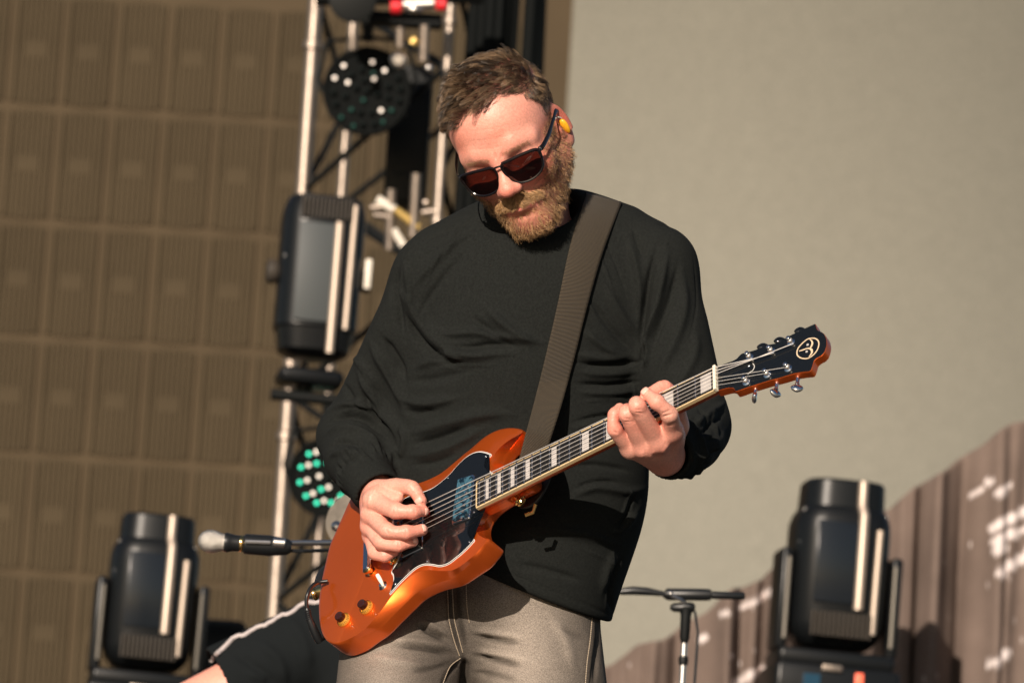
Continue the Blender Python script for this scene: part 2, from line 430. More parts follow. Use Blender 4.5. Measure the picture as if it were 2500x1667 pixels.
# skin relief and colour, in head coordinates
H_ = c2h(BV); near = (np.abs(H_) < .16).all(1); Hx, Hy, Hz = H_.T
uvB = uv_of(BV)
crease = strokes(uvB, [
  # forehead lines, frown, crow's feet
  ([(1120,322),(1180,318),(1250,302),(1300,285)], 3, -.0003), ([(1125,345),(1190,342),(1260,326)], 3, -.0003), ([(1140,368),(1200,362),(1250,352)], 2.5, -.0003),
  ([(1207,372),(1212,392)], 3, -.0016), ([(1226,368),(1226,388)], 3, -.0014),
  ([(1330,430),(1300,462)], 5, -.0012), ([(1205,478),(1218,500)], 5, -.001),
  # knuckle creases and tendons
  ([(958,1238),(964,1262)], 2.0, -.0006), ([(966,1236),(972,1262)], 2.0, -.0006), ([(1012,1240),(1014,1258)], 2.0, -.0004),
  ([(940,1288),(950,1306)], 2.2, -.0006), ([(990,1288),(994,1310)], 2.2, -.0006), ([(972,1322),(976,1340)], 2.2, -.0006),
  ([(995,1186),(1003,1200)], 2.2, -.0005), ([(912,1185),(902,1215),(900,1250)], 3.5, .0009), ([(925,1180),(912,1205)], 3, .0008), ([(922,1195),(950,1214),(968,1226)], 4, -.0008),
  ([(1546,1000),(1570,1000)], 2.2, -.0006), ([(1548,1006),(1572,1010)], 2.2, -.0006), ([(1520,1020),(1542,1024)], 2.2, -.0006), ([(1522,1030),(1545,1028)], 2.2, -.0005),
  ([(1496,1052),(1510,1058)], 2.2, -.0008), ([(1614,1010),(1640,1000)], 2.2, -.0007), ([(1616,1018),(1644,1010)], 2.4, -.0010), ([(1628,1040),(1652,1030)], 3, -.0007),
  ([(1600,1098),(1585,1122)], 5, .0006), ([(1632,1083),(1615,1112)], 5, .0006), ([(1566,1100),(1570,1118)], 5, .0005)])
BV += BN*(crease*np.where(uvB[:, 1] > 700, 1.7, 1.0)*(BN[:, 2] > .05))[:, None]
BV += BN*(.00012*vnoise(BV*260, 5, 2))[:, None]
col = np.ones((len(BV), 3))
red = np.clip(vnoise(BV*70, 3, 2)*.8, -1, 1); col *= np.stack([1+.03*red, 1-.22*red, 1-.24*red], 1)
def blob(x, y, z, r, m=near): return np.exp(-(((Hx-x)**2+(Hy-y)**2+(Hz-z)**2)/(r*r)))*m
def tintmix(w, c):
    global col
    col = col*(1-w[:, None]) + col*np.asarray(c)*w[:, None]
tintmix(np.clip(blob(0, -.024, .12, .016)+blob(.05, -.02, .07, .03)+blob(-.05, -.02, .07, .03), 0, 1)*.8, (1.0, .76, .72))
tintmix(np.clip(blob(-.045, .050, .07, .024)+.6*blob(.02, .055, .09, .02)+.7*blob(0, .028, .09, .014), 0, 1)*.7, (1.0, .70, .62))
tintmix(blob(.085, 0, -.015, .03)*.8, (1.02, .72, .70))
lips = near*np.exp(-((Hy+.0615)/.0058)**2)*(np.abs(Hx) < .025)*(Hz > .085); tintmix(lips*.75, (.95, .55, .55))
isbeard = near & ((Hy < -.026-.0*Hz) | ((np.abs(Hx) > .052) & (Hy < .01) & (Hz < .045))) 
# knuckles redder on the hands
inR = ((BV > RB[0]) & (BV < RB[1])).all(1); inL = ((BV > LB[0]) & (BV < LB[1])).all(1)
for H in (RHAND, LHAND):
    for k in ('thumb', 'index', 'middle', 'ring', 'pinky'):
        for j, p in enumerate(H[k][0]):
            if j == 0: continue
            tintmix(np.exp(-((BV-p)**2).sum(1)/(.011**2))*(.5 if j < 3 else .55), (1.02, .78, .76))
HAIRC = {}
def beard_mask(P):
    x = np.abs(P[:, 0]); y = P[:, 1]; z = P[:, 2]
    line = -.030 + np.clip((x-.040)/.026, 0, 1)**1.5*.062          # beard edge rises toward the sideburn
    m = (y < line) & (z > -.028+np.clip(-y-.02, 0, .1)*.25) & (y > -.13)
    m |= (x > .060) & (y < .055) & (y > -.03) & (z > -.006) & (z < .020)
    m &= ~((x < .024) & (y > -.0685) & (y < -.0545) & (z > .07))   # lips
    m &= ~((x < .017) & (y > -.036) & (z > .08))                    # under the nose tip
    m &= ~((x < .033) & (y > -.040+x*.16) & (z > .05))                    # beside the nose
    m &= ~((x > .060) & (z < -.004))
    return m
bm_ = beard_mask(H_) & near
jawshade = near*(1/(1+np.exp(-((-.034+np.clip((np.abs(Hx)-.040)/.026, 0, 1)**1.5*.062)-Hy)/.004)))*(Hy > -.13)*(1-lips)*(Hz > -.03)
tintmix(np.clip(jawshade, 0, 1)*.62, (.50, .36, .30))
hairline = lambda P: (.095 - 4.0*P[:, 0]**2 + .10*P[:, 0])
def scalp_mask(P):
    x = P[:, 0]; ax = np.abs(x); y = P[:, 1]; z = P[:, 2]
    m = (y > hairline(P)-.004*np.sin(x*120)) & (z > .02)
    side = (z <= .02+.018*np.clip((y-.03)/.05, 0, 1)) & (y > .022-np.clip(-z, 0, .1)*.7)
    m |= side
    m &= ~((ax > .072) & (y < .034) & (z > -.035))
    return m
sc_ = scalp_mask(H_) & near & (Hz < .1)
hd_ = np.where(Hz > .02, Hy-hairline(H_), np.where(np.abs(Hx) > .05, Hy-.022, .01))
hw_ = smooth_mesh(np.repeat((sc_*np.clip(.15+hd_/.012, .15, .92))[:, None], 3, 1), BF, 9, .8)[:, 0]; tintmix(hw_, (.12, .09, .08))
# fingernails slightly paler
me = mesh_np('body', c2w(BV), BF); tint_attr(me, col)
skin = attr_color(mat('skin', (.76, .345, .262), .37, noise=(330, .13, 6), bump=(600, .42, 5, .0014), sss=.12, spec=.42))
PL = empty('person', Vector(c2w(Q(1180, 2700, -.05))*np.array([1, 1, 0])), 'bearded guitarist in sunglasses, black sweatshirt and faded grey jeans, head bent over orange guitar', 'person')
PL['kind'] = 'thing'
body = put('body', me, skin); under(body, PL)

# nails
nailm = mat('fingernail', (.82, .46, .38), .35, spec=.5)
def nail(tip, prev, face, r, w=.0062, l=.0068):
    ax = tip-prev; ax /= np.linalg.norm(ax); f_ = np.asarray(face, float); f_ -= ax*(f_ @ ax); f_ /= np.linalg.norm(f_); sd = np.cross(ax, f_)
    V = []; F = []; n1, n2 = 7, 6
    for i in range(n1):
        for j in range(n2):
            a = (i/(n1-1)-.5)*2; b = j/(n2-1)
            ww = w*math.sqrt(max(0, 1-max(0, b-.55)**2*2.2)); x = a*ww
            hh = math.sqrt(max(0, (r*1.05)**2-(x*.85)**2)) - .0042*max(0, b-.35)**2*1.5
            V.append(tip + ax*(-.5*l+b*l*1.35) + sd*x + f_*(hh+.00025))
    for i in range(n1-1):
        for j in range(n2-1): F.append((i*n2+j, i*n2+j+1, (i+1)*n2+j+1, (i+1)*n2+j))
    o = MB().add([c2w(v) for v in V], F).build('fingernail', nailm, PL, sharp=None)
    md = o.modifiers.new('s', 'SOLIDIFY'); md.thickness = .0006; md.offset = 0
    return o
nail(RHAND['middle'][0][3], RHAND['middle'][0][2], (.15, .35, 1), .0093, .0058, .0056)
nail(RHAND['ring'][0][3], RHAND['ring'][0][2], (.05, .30, 1), .0087, .0054, .0052)
nail(RHAND['index'][0][3], RHAND['index'][0][2], (.5, -.1, 1), .0078, .0052, .0055)
nail(RHAND['thumb'][0][3], RHAND['thumb'][0][2], (-.5, .0, 1), .0086, .0066)
nail(LHAND['index'][0][3], LHAND['index'][0][2], (-.3, .45, .8), .0086, .0066)
# ------------------------------------------------------------------ sweatshirt
def shirt_f(P):
    d = ell(P, Q(1312, 770, -.06), (.195, .19, .128))
    d = smin(d, ell(P, Q(1228, 1070, -.06), (.180, .20, .112)), .09)
    d = smin(d, ell(P, Q(1385, 1170, -.065), (.124, .17, .110)), .06)
    d = smin(d, ell(P, Q(1318, 1400, -.055), (.112, .21, .118)), .08)
    d = smin(d, ell(P, Q(1200, 1400, -.055), (.15, .21, .112)), .08)
    d = smin(d, chain(P, [Q(1192, 594, -.065), Q(1085, 636, -.05), Q(1052, 672, -.04)], (.050, .053, .051)), .05)
    d = smin(d, chain(P, [Q(1410, 568, -.07), Q(1518, 592, -.06), Q(1600, 656, -.045)], (.054, .054, .057)), .05)
    # sleeves, baggy
    d = smin(d, chain(P, [Q(1052, 672, -.04), Q(986, 810, -.055), Q(923, 940, -.09), Q(857, 1066, -.125)], (.052, .052, .050, .047)), .035)
    d = smin(d, chain(P, [Q(1600, 656, -.045), Q(1638, 800, -.02), Q(1664, 930, .0), Q(1694, 1040, .02)], (.057, .057, .058, .050)), .035)
    e = chain(P, [Q(857, 1066, -.125), Q(870, 1118, -.05), Q(892, 1156, .004)], (.048, .051, .042)); d = smin(d, e, .03)
    e = chain(P, [Q(1694, 1040, .02), Q(1686, 1072, .10), Q(1664, 1094, .170)], (.050, .050, .045)); d = smin(d, e, .03)
    # ribbed cuffs: each a tube open toward the hand
    for a, b, ra, rb in ((Q(886, 1150, .006), Q(924, 1204, .050), .0400, .0370), (Q(1672, 1090, .165), Q(1630, 1106, .228), .0420, .0380)):
        ax = (b-a)/np.linalg.norm(b-a)
        t = (P-a) @ ax.astype(f32); L = np.linalg.norm(b-a)
        c = smax(rcone(P, a, b+ax*.02, ra, rb), t-L, .004)
        d = smin(d, c, .007)
        hole = np.maximum(rcone(P, b-ax*.02, b+ax*.03, rb-.0045, rb-.0045), -(t-(L-.028)))
        d = smax(d, -hole, .002)
    # neck opening and its ribbed band
    n = np.array([.24, .78, .60]); n /= np.linalg.norm(n); c0 = Q(1302, 518, -.03)
    q = P-c0.astype(f32); hgt = q @ n.astype(f32); rad = np.linalg.norm(q - hgt[:, None]*n.astype(f32), axis=1)
    d = smax(d, -np.maximum(rad-.066, -hgt-.02), .006)
    tor = np.sqrt((rad-.0705)**2 + np.maximum(np.abs(hgt+.002)-.008, 0)**2)-.0032
    d = smin(d, tor, .005)
    # hem
    w = (P[:, 0]*.41+P[:, 1]) - float(Q(1240, 1427, .06)[1] + Q(1240, 1427, .06)[0]*.41)
    d = smax(d, -w*.92, .008)
    return d
SHF = [
 # (polyline, half width px, height m): chest to armpits
 ([(960,700),(1000,740),(1040,800),(1080,840),(1150,868),(1230,858)], 16, .007), ([(985,760),(1020,820),(1060,862),(1120,895)], 9, -.006),
 ([(1040,800),(1090,815),(1160,812),(1220,822),(1290,830)], 9, .0045), ([(1075,838),(1135,850),(1200,842),(1280,846)], 7, -.0050),
 ([(1180,745),(1240,800),(1290,828),(1325,835)], 12, .006), ([(1150,770),(1205,815),(1260,850)], 8, -.004),
 ([(1090,850),(1105,870),(1140,878)], 6, .004), ([(1010,900),(1060,880),(1120,872)], 10, .004),
 ([(990,930),(1060,925),(1150,905)], 10, -.003),
 ([(975,640),(962,700),(972,760),(990,830)], 10, -.006), ([(990,630),(1000,700),(1010,760)], 9, .004), ([(1130,580),(1060,640),(1010,700)], 9, .0035), ([(1150,600),(1090,670),(1040,740),(1020,790)], 8, -.0025),
 ([(1165,560),(1100,600),(1040,625)], 5, .0018), ([(1160,540),(1090,565),(1030,590)], 4, -.0014),
 # left side of the belly
 ([(975,965),(1000,980),(1050,985),(1120,970)], 10, .005), ([(985,1000),(1020,1008),(1070,1000)], 7, -.004),
 ([(985,1060),(1040,1048),(1100,1030),(1180,1012),(1250,1010)], 14, .005), ([(1000,1085),(1070,1070),(1150,1040)], 8, -.0045), ([(985,1110),(1040,1108),(1110,1085),(1190,1040)], 11, .004),
 ([(1000,1135),(1060,1130),(1120,1105)], 7, -.003), ([(975,1030),(990,1075),(975,1125)], 8, .005),
 # right of the strap
 ([(1395,880),(1450,892),(1520,888),(1572,880)], 6, -.0042), ([(1400,862),(1470,874),(1545,868)], 9, .003), ([(1405,905),(1470,912),(1560,905)], 9, .003),
 ([(1420,800),(1470,845),(1520,868)], 9, .004), ([(1440,730),(1470,775),(1515,830),(1545,860)], 8, -.0035), ([(1475,690),(1510,760),(1560,830)], 10, .003),
 ([(1405,955),(1480,960),(1560,952)], 8, .0035), ([(1400,935),(1480,940),(1565,930)], 6, -.004), ([(1395,1030),(1470,1015),(1560,1005)], 5, -.0035), ([(1395,1045),(1480,1030),(1570,1030)], 8, .0035),
 ([(1395,1140),(1450,1135),(1540,1150)], 7, -.003), ([(1395,1215),(1450,1190),(1530,1200),(1575,1190)], 10, .004), ([(1400,1192),(1460,1176),(1520,1180)], 5, -.003),
 # armpit and sleeve on the right
 ([(1605,600),(1590,660),(1580,720),(1570,800),(1568,900)], 7, -.0065), ([(1630,610),(1615,680),(1600,760),(1575,830),(1555,880)], 11, .0075), ([(1655,640),(1640,720),(1610,800),(1590,870)], 9, -.004),
 ([(1665,660),(1668,760),(1640,850),(1600,930)], 12, .0045), ([(1570,820),(1585,850),(1578,900)], 6, .005), ([(1530,580),(1550,640),(1560,700),(1560,780)], 9, .004), ([(1545,560),(1575,640)], 7, -.003),
 ([(1700,800),(1690,880),(1640,960)], 12, .003), ([(1740,900),(1700,960),(1640,1000)], 9, .004), ([(1735,930),(1690,985),(1660,1010)], 6, -.004),
 ([(1770,980),(1720,1020),(1680,1040)], 8, .0045), ([(1765,1010),(1720,1050),(1690,1070)], 6, -.004), ([(1770,1050),(1730,1100),(1690,1120)], 8, .004), ([(1745,1100),(1710,1120)], 7, -.003),
 ([(1690,1030),(1715,1090),(1700,1150)], 5, .003), ([(1735,1000),(1745,1060),(1725,1130)], 5, .0028), ([(1700,990),(1725,1040),(1730,1080)], 4, -.002),
 ([(1594,548),(1625,553),(1655,560),(1680,566)], 3, -.002),
 # elbow and forearm on the left
 ([(900,830),(940,900),(975,960),(985,1010)], 11, .006), ([(930,820),(970,880),(990,930)], 9, -.006), ([(870,900),(905,960),(950,1010),(975,1050)], 10, .0065), ([(880,950),(910,1000),(950,1040)], 6, -.005),
 ([(800,1000),(860,985),(920,1000),(960,1040),(975,1090)], 9, .006), ([(800,1030),(850,1015),(905,1030),(945,1070)], 6, -.006), ([(790,1060),(840,1045),(900,1065),(935,1110)], 8, .006),
 ([(800,1090),(845,1075),(890,1090),(915,1125)], 6, -.005), ([(800,1115),(850,1100),(885,1115)], 7, .004), ([(835,930),(860,975),(880,1010)], 7, -.003), ([(850,860),(890,900),(930,960)], 9, .003),
 ([(820,1150),(850,1125),(880,1115)], 5, -.003),
 # lower shirt, behind the guitar's neck
 ([(1245,1315),(1300,1290),(1400,1300),(1520,1330)], 12, .004), ([(1250,1375),(1330,1390),(1430,1420)], 8, -.0025), ([(1520,1355),(1490,1440),(1500,1500)], 6, -.004), ([(1500,1340),(1480,1400),(1470,1450)], 9, .0035),
 ([(1560,1240),(1520,1290),(1480,1300)], 8, .0035), ([(1548,1200),(1530,1260),(1500,1300)], 3, -.003),
 ([(1545,900),(1552,1010),(1545,1120)], 4, .0015),
 # thin creases and seams
 ([(1168,520),(1120,560),(1060,650),(1030,720)], 2.2, .0016), ([(1160,545),(1110,590),(1075,650)], 2.0, .0013), ([(1010,590),(985,650),(975,740)], 2.4, .0016), ([(1150,575),(1085,600),(1020,620)], 2.0, .0012),
 ([(1180,640),(1150,720),(1160,790)], 2.4, -.0012), ([(1270,560),(1262,640),(1275,720)], 2.2, -.0010), ([(1000,870),(1080,862),(1160,868),(1290,862)], 2.6, .0018), ([(1030,905),(1120,893),(1240,890)], 2.2, .0012),
 ([(1430,560),(1470,640),(1500,720)], 2.2, .0013), ([(1460,560),(1500,640),(1535,740)], 2.0, -.0012), ([(1410,700),(1450,760),(1500,800)], 2.4, .0013), ([(1640,560),(1600,680),(1590,800)], 2.2, .0016),
 ([(1690,620),(1700,740),(1680,840)], 2.2, -.0010), ([(1405,985),(1480,975),(1560,985)], 2.2, .0012), ([(1405,1065),(1480,1058),(1560,1070)], 2.4, -.0013),
 ([(860,870),(900,930),(935,1000)], 2.4, .0016), ([(815,1010),(870,1000),(930,1030)], 2.2, .0018), ([(800,1050),(860,1040),(930,1085)], 2.2, -.0016), ([(950,880),(975,940),(985,985)], 2.4, .0018),
 ([(1420,1340),(1470,1360),(1510,1390)], 2.2, .0012), ([(1540,1180),(1520,1250),(1490,1290)], 2.0, .0014), ([(1500,1330),(1486,1420),(1478,1500)], 2.0, .0014),
]
sp = np.array([Q(760, 430, -.28), Q(1830, 1600, .27)])
SV, SF = sdf_mesh(shirt_f, sp.min(0)-.02, sp.max(0)+.02, .0028)
SV = smooth_mesh(SV, SF, 1, .5)
SN = normals(SV, SF); us = uv_of(SV)
SV = SV + SN*(strokes(us, SHF)*np.clip((SN[:, 2]+.25)*2, 0, 1)*1.75 + .0009*vnoise(SV*26, 11, 3) + .0035*vnoise(SV*9, 12, 2))[:, None]
# elastic gathers where the sleeves meet the cuffs, ribs on the cuffs
for a, b, L0, L1 in ((Q(862, 1116, -.04), Q(924, 1204, .050), .045, .07), (Q(1694, 1070, .10), Q(1630, 1106, .228), .05, .075)):
    ax = (b-a)/np.linalg.norm(b-a); L = np.linalg.norm(b-a); q = SV-a; t = q @ ax; r = q-t[:, None]*ax
    rn = np.linalg.norm(r, axis=1); e1 = np.cross(ax, [0, 0, 1.]); e1 /= np.linalg.norm(e1); e2 = np.cross(ax, e1); th = np.arctan2(r @ e2, r @ e1)
    w = np.exp(-((t-(L-.062))/.011)**2)*(rn < .062)*(t < L); SV += SN*(w*(.0022*np.sin(th*27+1.5*np.sin(th*3)) + .0012*np.sin(th*15)))[:, None]
    w = np.clip((t-(L-.050))/.006, 0, 1)*(t < L+.002)*(rn < .05); SV += SN*(w*.0006*np.sin(th*66))[:, None]
# hem stitch line
dline = (us[:, 1]-(1427+(us[:, 0]-1240)*.41))
SV += SN*(-.0012*np.exp(-((dline+30)/3.0)**2)*(SN[:, 2] > 0)*(us[:, 1] > 1300))[:, None]
shirtm = mat('black_cotton', (.0118, .0132, .0123), .95, noise=(300, .24, 6), bump=(800, .6, 4, .0009), sheen=.0, spec=.14)
smsh = mesh_np('sweatshirt', c2w(SV), SF); shirt = put('sweatshirt', smsh, shirtm); under(shirt, PL)
SBVH = BVHTree.FromPolygons([tuple(v) for v in SV.astype(float)], [tuple(int(i) for i in f) for f in SF])
def front(u, v, bv=None):
    """front surface of the shirt seen at photo pixel (u, v), as a camera-frame point"""
    o = Vector((0, 0, D)); d = (Vector(Q(u, v, 0))-o).normalized(); h = (bv or SBVH).ray_cast(o, d)
    return None if h[0] is None else np.array(h[0])
# pale lint specks
# ------------------------------------------------------------------ jeans
def jeans_f(P):
    d = ell(P, Q(1150, 1470, -.045), (.192, .15, .118))
    for h_, k_, f_, uu in zip(hipj, knee, foot, (1003, 1300)):
        d = smin(d, chain(P, [Q(uu, 1520, -.045), k_, f_+np.array([0, .03, 0])], (.104, .078, .062)), .018)
    d = smin(d, ell(P, Q(1130, 1565, -.01), (.028, .05, .05)), .03)
    return smax(d, P[:, 1]-float(Q(0, 1330, 0)[1]), .01)
JF = [([(1095,1410),(1098,1470),(1100,1510),(1112,1560),(1128,1605)], 3.4, .0028), ([(1118,1415),(1120,1480),(1128,1540),(1138,1590)], 3.0, .0022), ([(1108,1420),(1110,1500),(1124,1570)], 3, -.0022),
 ([(1126,1604),(1100,1625),(1078,1680)], 3.5, .003), ([(1133,1602),(1138,1640),(1132,1690)], 9, -.010), ([(1127,1606),(1090,1650),(1075,1700)], 5, -.003),
 ([(1020,1525),(1060,1545),(1095,1562)], 7, -.006), ([(1030,1512),(1070,1535),(1100,1552)], 7, .005), ([(960,1572),(1030,1580),(1110,1598)], 6, -.005), ([(950,1560),(1030,1566),(1115,1585)], 8, .004),
 ([(1150,1548),(1200,1560),(1280,1570)], 6, -.0045), ([(1155,1535),(1210,1546),(1280,1556)], 8, .004), ([(1155,1598),(1210,1610),(1280,1628)], 6, -.005), ([(1160,1585),(1220,1598),(1300,1612)], 9, .0045),
 ([(1155,1640),(1220,1650),(1270,1665)], 7, -.003), ([(900,1600),(960,1612),(1040,1625)], 8, .003), ([(1000,1640),(1060,1630),(1110,1615)], 6, -.003), ([(1340,1500),(1380,1560),(1400,1640)], 14, .003), ([(1360,1530),(1440,1560)], 8, -.002),
 ([(1452,1495),(1446,1560),(1438,1620),(1432,1700)], 3.5, .0028), ([(1462,1500),(1458,1580),(1448,1680)], 5, -.0035)]
jp = np.array([Q(780, 1300, -.25), Q(1520, 1720, .15), *(f_-np.array([0, .04, 0]) for f_ in foot)])
JV, JF_ = sdf_mesh(jeans_f, jp.min(0)-.12, jp.max(0)+.12, .0030)
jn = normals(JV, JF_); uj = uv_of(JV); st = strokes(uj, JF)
JV = JV + jn*(st*(jn[:, 2] > 0)*1.25 + .0014*vnoise(JV*22, 31, 3))[:, None]
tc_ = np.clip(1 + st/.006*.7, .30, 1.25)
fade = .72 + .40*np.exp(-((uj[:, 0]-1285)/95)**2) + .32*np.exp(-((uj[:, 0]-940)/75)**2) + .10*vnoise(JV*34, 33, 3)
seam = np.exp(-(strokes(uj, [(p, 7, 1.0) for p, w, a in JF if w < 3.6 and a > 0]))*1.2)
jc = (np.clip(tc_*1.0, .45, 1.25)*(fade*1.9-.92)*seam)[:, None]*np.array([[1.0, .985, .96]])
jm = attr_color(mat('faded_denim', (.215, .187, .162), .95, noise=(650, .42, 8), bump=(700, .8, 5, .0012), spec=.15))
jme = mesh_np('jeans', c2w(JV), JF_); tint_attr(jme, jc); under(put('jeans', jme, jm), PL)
JBV = BVHTree.FromPolygons([tuple(v) for v in JV.astype(float)], [tuple(int(i) for i in f) for f in JF_])
thread = mat('tan_thread', (.42, .34, .25), .8)
for pts, dash in (([(1092,1425),(1094,1470),(1096,1510),(1108,1560),(1122,1600)], 1), ([(1104,1425),(1106,1470),(1109,1510),(1120,1555),(1130,1592)], 1), ([(1124,1606),(1098,1628),(1078,1678)], 1), ([(1446,1500),(1441,1560),(1433,1620),(1428,1690)], 1), ([(1138,1420),(1140,1480),(1146,1520)], 1)):
    P_ = spline(pts, 14); b = MB(); 
    for i in range(0, len(P_)-1):
        q = [front(*P_[i], JBV), front(*(P_[i]*.28+P_[i+1]*.72), JBV)]
        if q[0] is None or q[1] is None: continue
        b.tube([c2w(p+np.array([0, 0, .0006])) for p in q], .00075, 5)
    b.build('seam_stitching', thread, PL)
# shoes (below the picture)
for i, f_ in enumerate(foot):
    w = c2w(f_); b = MB(); V = []; n = 14
    prof = [(-.10, .030, .05), (-.06, .040, .09), (0, .046, .085), (.07, .050, .055), (.13, .046, .045), (.17, .03, .035)]
    for y, hw, hh in prof:
        for j in range(n):
            a = 2*math.pi*j/n; V.append((w[0]+hw*math.cos(a), w[1]-y, .002+max(0, hh*.5+hh*.5*math.sin(a)*1.0) if math.sin(a) > -.6 else .002))
    F = [(i_*n+j, i_*n+(j+1) % n, (i_+1)*n+(j+1) % n, (i_+1)*n+j) for i_ in range(5) for j in range(n)]+[tuple(range(n-1, -1, -1)), tuple(range(5*n, 6*n))]
    b.add(V, F).build('shoe', mat('shoe_leather', (.02, .02, .02), .5), PL)

# ------------------------------------------------------------------ hair
def hair_mat(name, c1, c2, rough=.4, spec=.5):
    m = bpy.data.materials.new(name); m.use_nodes = True; nt = m.node_tree; b = nt.nodes['Principled BSDF']
    hi = nt.nodes.new('ShaderNodeAttribute'); hi.attribute_name = 'tone'; r = nt.nodes.new('ShaderNodeValToRGB')
    r.color_ramp.elements[0].color = (*c1, 1); r.color_ramp.elements[1].color = (*c2, 1)
    nt.links.new(hi.outputs['Fac'], r.inputs[0]); nt.links.new(r.outputs[0], b.inputs['Base Color'])
    b.inputs['Roughness'].default_value = rough; b.inputs['Specular IOR Level'].default_value = spec
    return m
def make_hair(name, strands, radius, m, tone=None, taper=.25):
    """strands: (n, k, 3) world points"""
    n, k, _ = strands.shape
    hc = bpy.data.hair_curves.new(name); hc.add_curves([k]*n)
    hc.attributes['position'].data.foreach_set('vector', strands.astype(f32).ravel()) if 'position' in hc.attributes else hc.position_data.foreach_set('vector', strands.astype(f32).ravel())
    ra = hc.attributes.get('radius') or hc.attributes.new('radius', 'FLOAT', 'POINT')
    rr = (np.asarray(radius).reshape(-1, 1)*np.ones((n, 1)))*np.linspace(1, taper, k)[None]
    ra.data.foreach_set('value', rr.astype(f32).ravel())
    ta = hc.attributes.new('tone', 'FLOAT', 'CURVE'); ta.data.foreach_set('value', np.clip(rng.random(n) if tone is None else tone, 0, 1).astype(f32))
    return put(name, hc, m)
def sample_roots(mask, n, seed=1):
    """area-even random roots on the body mesh where mask holds"""
    r = np.random.default_rng(seed); fm = mask[BF].all(1); f = BF[fm]
    i = r.integers(0, len(f), n); w = r.dirichlet((1, 1, 1, 1), n)
    P = (BV[f[i]]*w[..., None]).sum(1); N = (BN[f[i]]*w[..., None]).sum(1); N /= np.linalg.norm(N, axis=1, keepdims=True)
    return c2h(P), N @ RH
def unit(a): return a/(np.linalg.norm(a, axis=-1, keepdims=True)+1e-9)
def vfield(P, f, seed):
    return np.stack([vnoise(P*f, seed+i, 2) for i in range(3)], 1)
def grow(P, N, dirs, length, lift, k=7, curl=0.0, curlf=1.0, gravity=None, seed=0, clump=None):
    """strands that leave along N and bend over to dirs; surface keeping by staying off the skull"""
    n = len(P); r = np.random.default_rng(seed); out = np.zeros((n, k, 3)); p = P.copy(); d = unit(N*lift[:, None]+dirs)
    ph = r.uniform(0, 6.28, n); e1 = unit(np.cross(d, N)+1e-6); e2 = N
    for i in range(k):
        out[:, i] = p + (curl*(i/k)*np.sin(ph+i*curlf))[:, None]*e1 + (curl*(i/k)*np.cos(ph+i*curlf))[:, None]*e2 if curl is not None else p
        t = i/(k-1); dd = unit(N*(lift*(1-t*1.25))[:, None]+dirs)
        p = p + dd*(length/(k-1))[:, None]
    return out
# scalp: tufts of strands that gather toward shared tips
def tufts(P, N, dirs, length, lift, nclump, pull, seed, k=8, wave=.0012):
    r = np.random.default_rng(seed); n = len(P); ci = r.choice(n, nclump, replace=False)
    near_ = np.zeros(n, int)
    for a in range(0, n, 4000):
        near_[a:a+4000] = ((P[a:a+4000, None]-P[ci][None])**2).sum(2).argmin(1)
    st = grow(P, N, dirs, length, lift, k, .0003+.0005*r.random(n), 1.1, seed=seed)
    guide = st[ci][near_]; g0 = guide[:, :1]; t = np.linspace(0, 1, k)[None, :, None]
    rel = guide-g0                                       # guide shape moved to this root, then pulled in
    tgt = guide*(t) + (P[:, None]+rel)*(1-t)
    w = (pull*r.uniform(.6, 1.0, n))[:, None, None]*t
    out = st*(1-w)+tgt*w
    ph = (r.uniform(0, 6.28, nclump))[near_]; e = unit(r.normal(size=(nclump, 3)))[near_]
    cr_ = r.random(nclump)[near_]
    out += (np.sin(t[..., 0]*5.5+ph[:, None])*t[..., 0]*wave)[..., None]*e[:, None]
    return out, cr_
n = 17000
P, N = sample_roots(sc_, n, 2)
x, y, z = P.T
clump = vfield(P, 60, 40); clump2 = vfield(P, 170, 41)
topness = np.clip((y-.050)/.045, 0, 1)*np.clip((z+.10)/.06, 0, 1)
dtop = np.stack([-.85-3*x, .05+0*x, .60+1.5*(.03-np.abs(x))], 1)      # fringe is swept forward and across
dside = np.stack([.12*np.sign(x), -.75+0*x, -.45+0*x], 1)             # sides are brushed down and back
dirs = unit(dtop)*topness[:, None]+unit(dside)*(1-topness)[:, None]
dirs = dirs - N*((dirs*N).sum(1)*.85)[:, None]
dirs = unit(unit(dirs) + .75*clump*(.25+topness)[:, None] + .25*clump2 + rng.normal(0, .10, (n, 3)))
leftf = np.clip((-x-.01)/.04, 0, 1)
length = (.008+.019*topness)*rng.uniform(.75, 1.1, n)*(1+.2*clump[:, 0])*(1+.05*leftf*topness)
lift = np.clip(.40+.60*topness+.22*vnoise(P*90, 44, 2)*topness+.10*leftf, .20, 1.5)
st_, cr_ = tufts(P, N, dirs, length, lift, 700, .85*topness+.10, 3, wave=.0026)
tone_ = (.35*rng.random(n)+.65*cr_)**2
hair1 = hair_mat('brown_hair', (.009, .006, .004), (.36, .235, .135), .38)
hair2 = hair_mat('greying_hair', (.04, .028, .020), (.36, .28, .20), .4)
W_ = c2w(TH + HS*(st_ @ RH.T))
sidegrey = (np.clip((.066-y)/.03, 0, 1)*(np.abs(x) > .045)*(z > -.02) > rng.random(n)*1.1)
under(make_hair('hair', W_[~sidegrey], .00021, hair1, tone_[~sidegrey]), PL)
under(make_hair('temple_hair', W_[sidegrey], .00015, hair2, tone_[sidegrey]), PL)
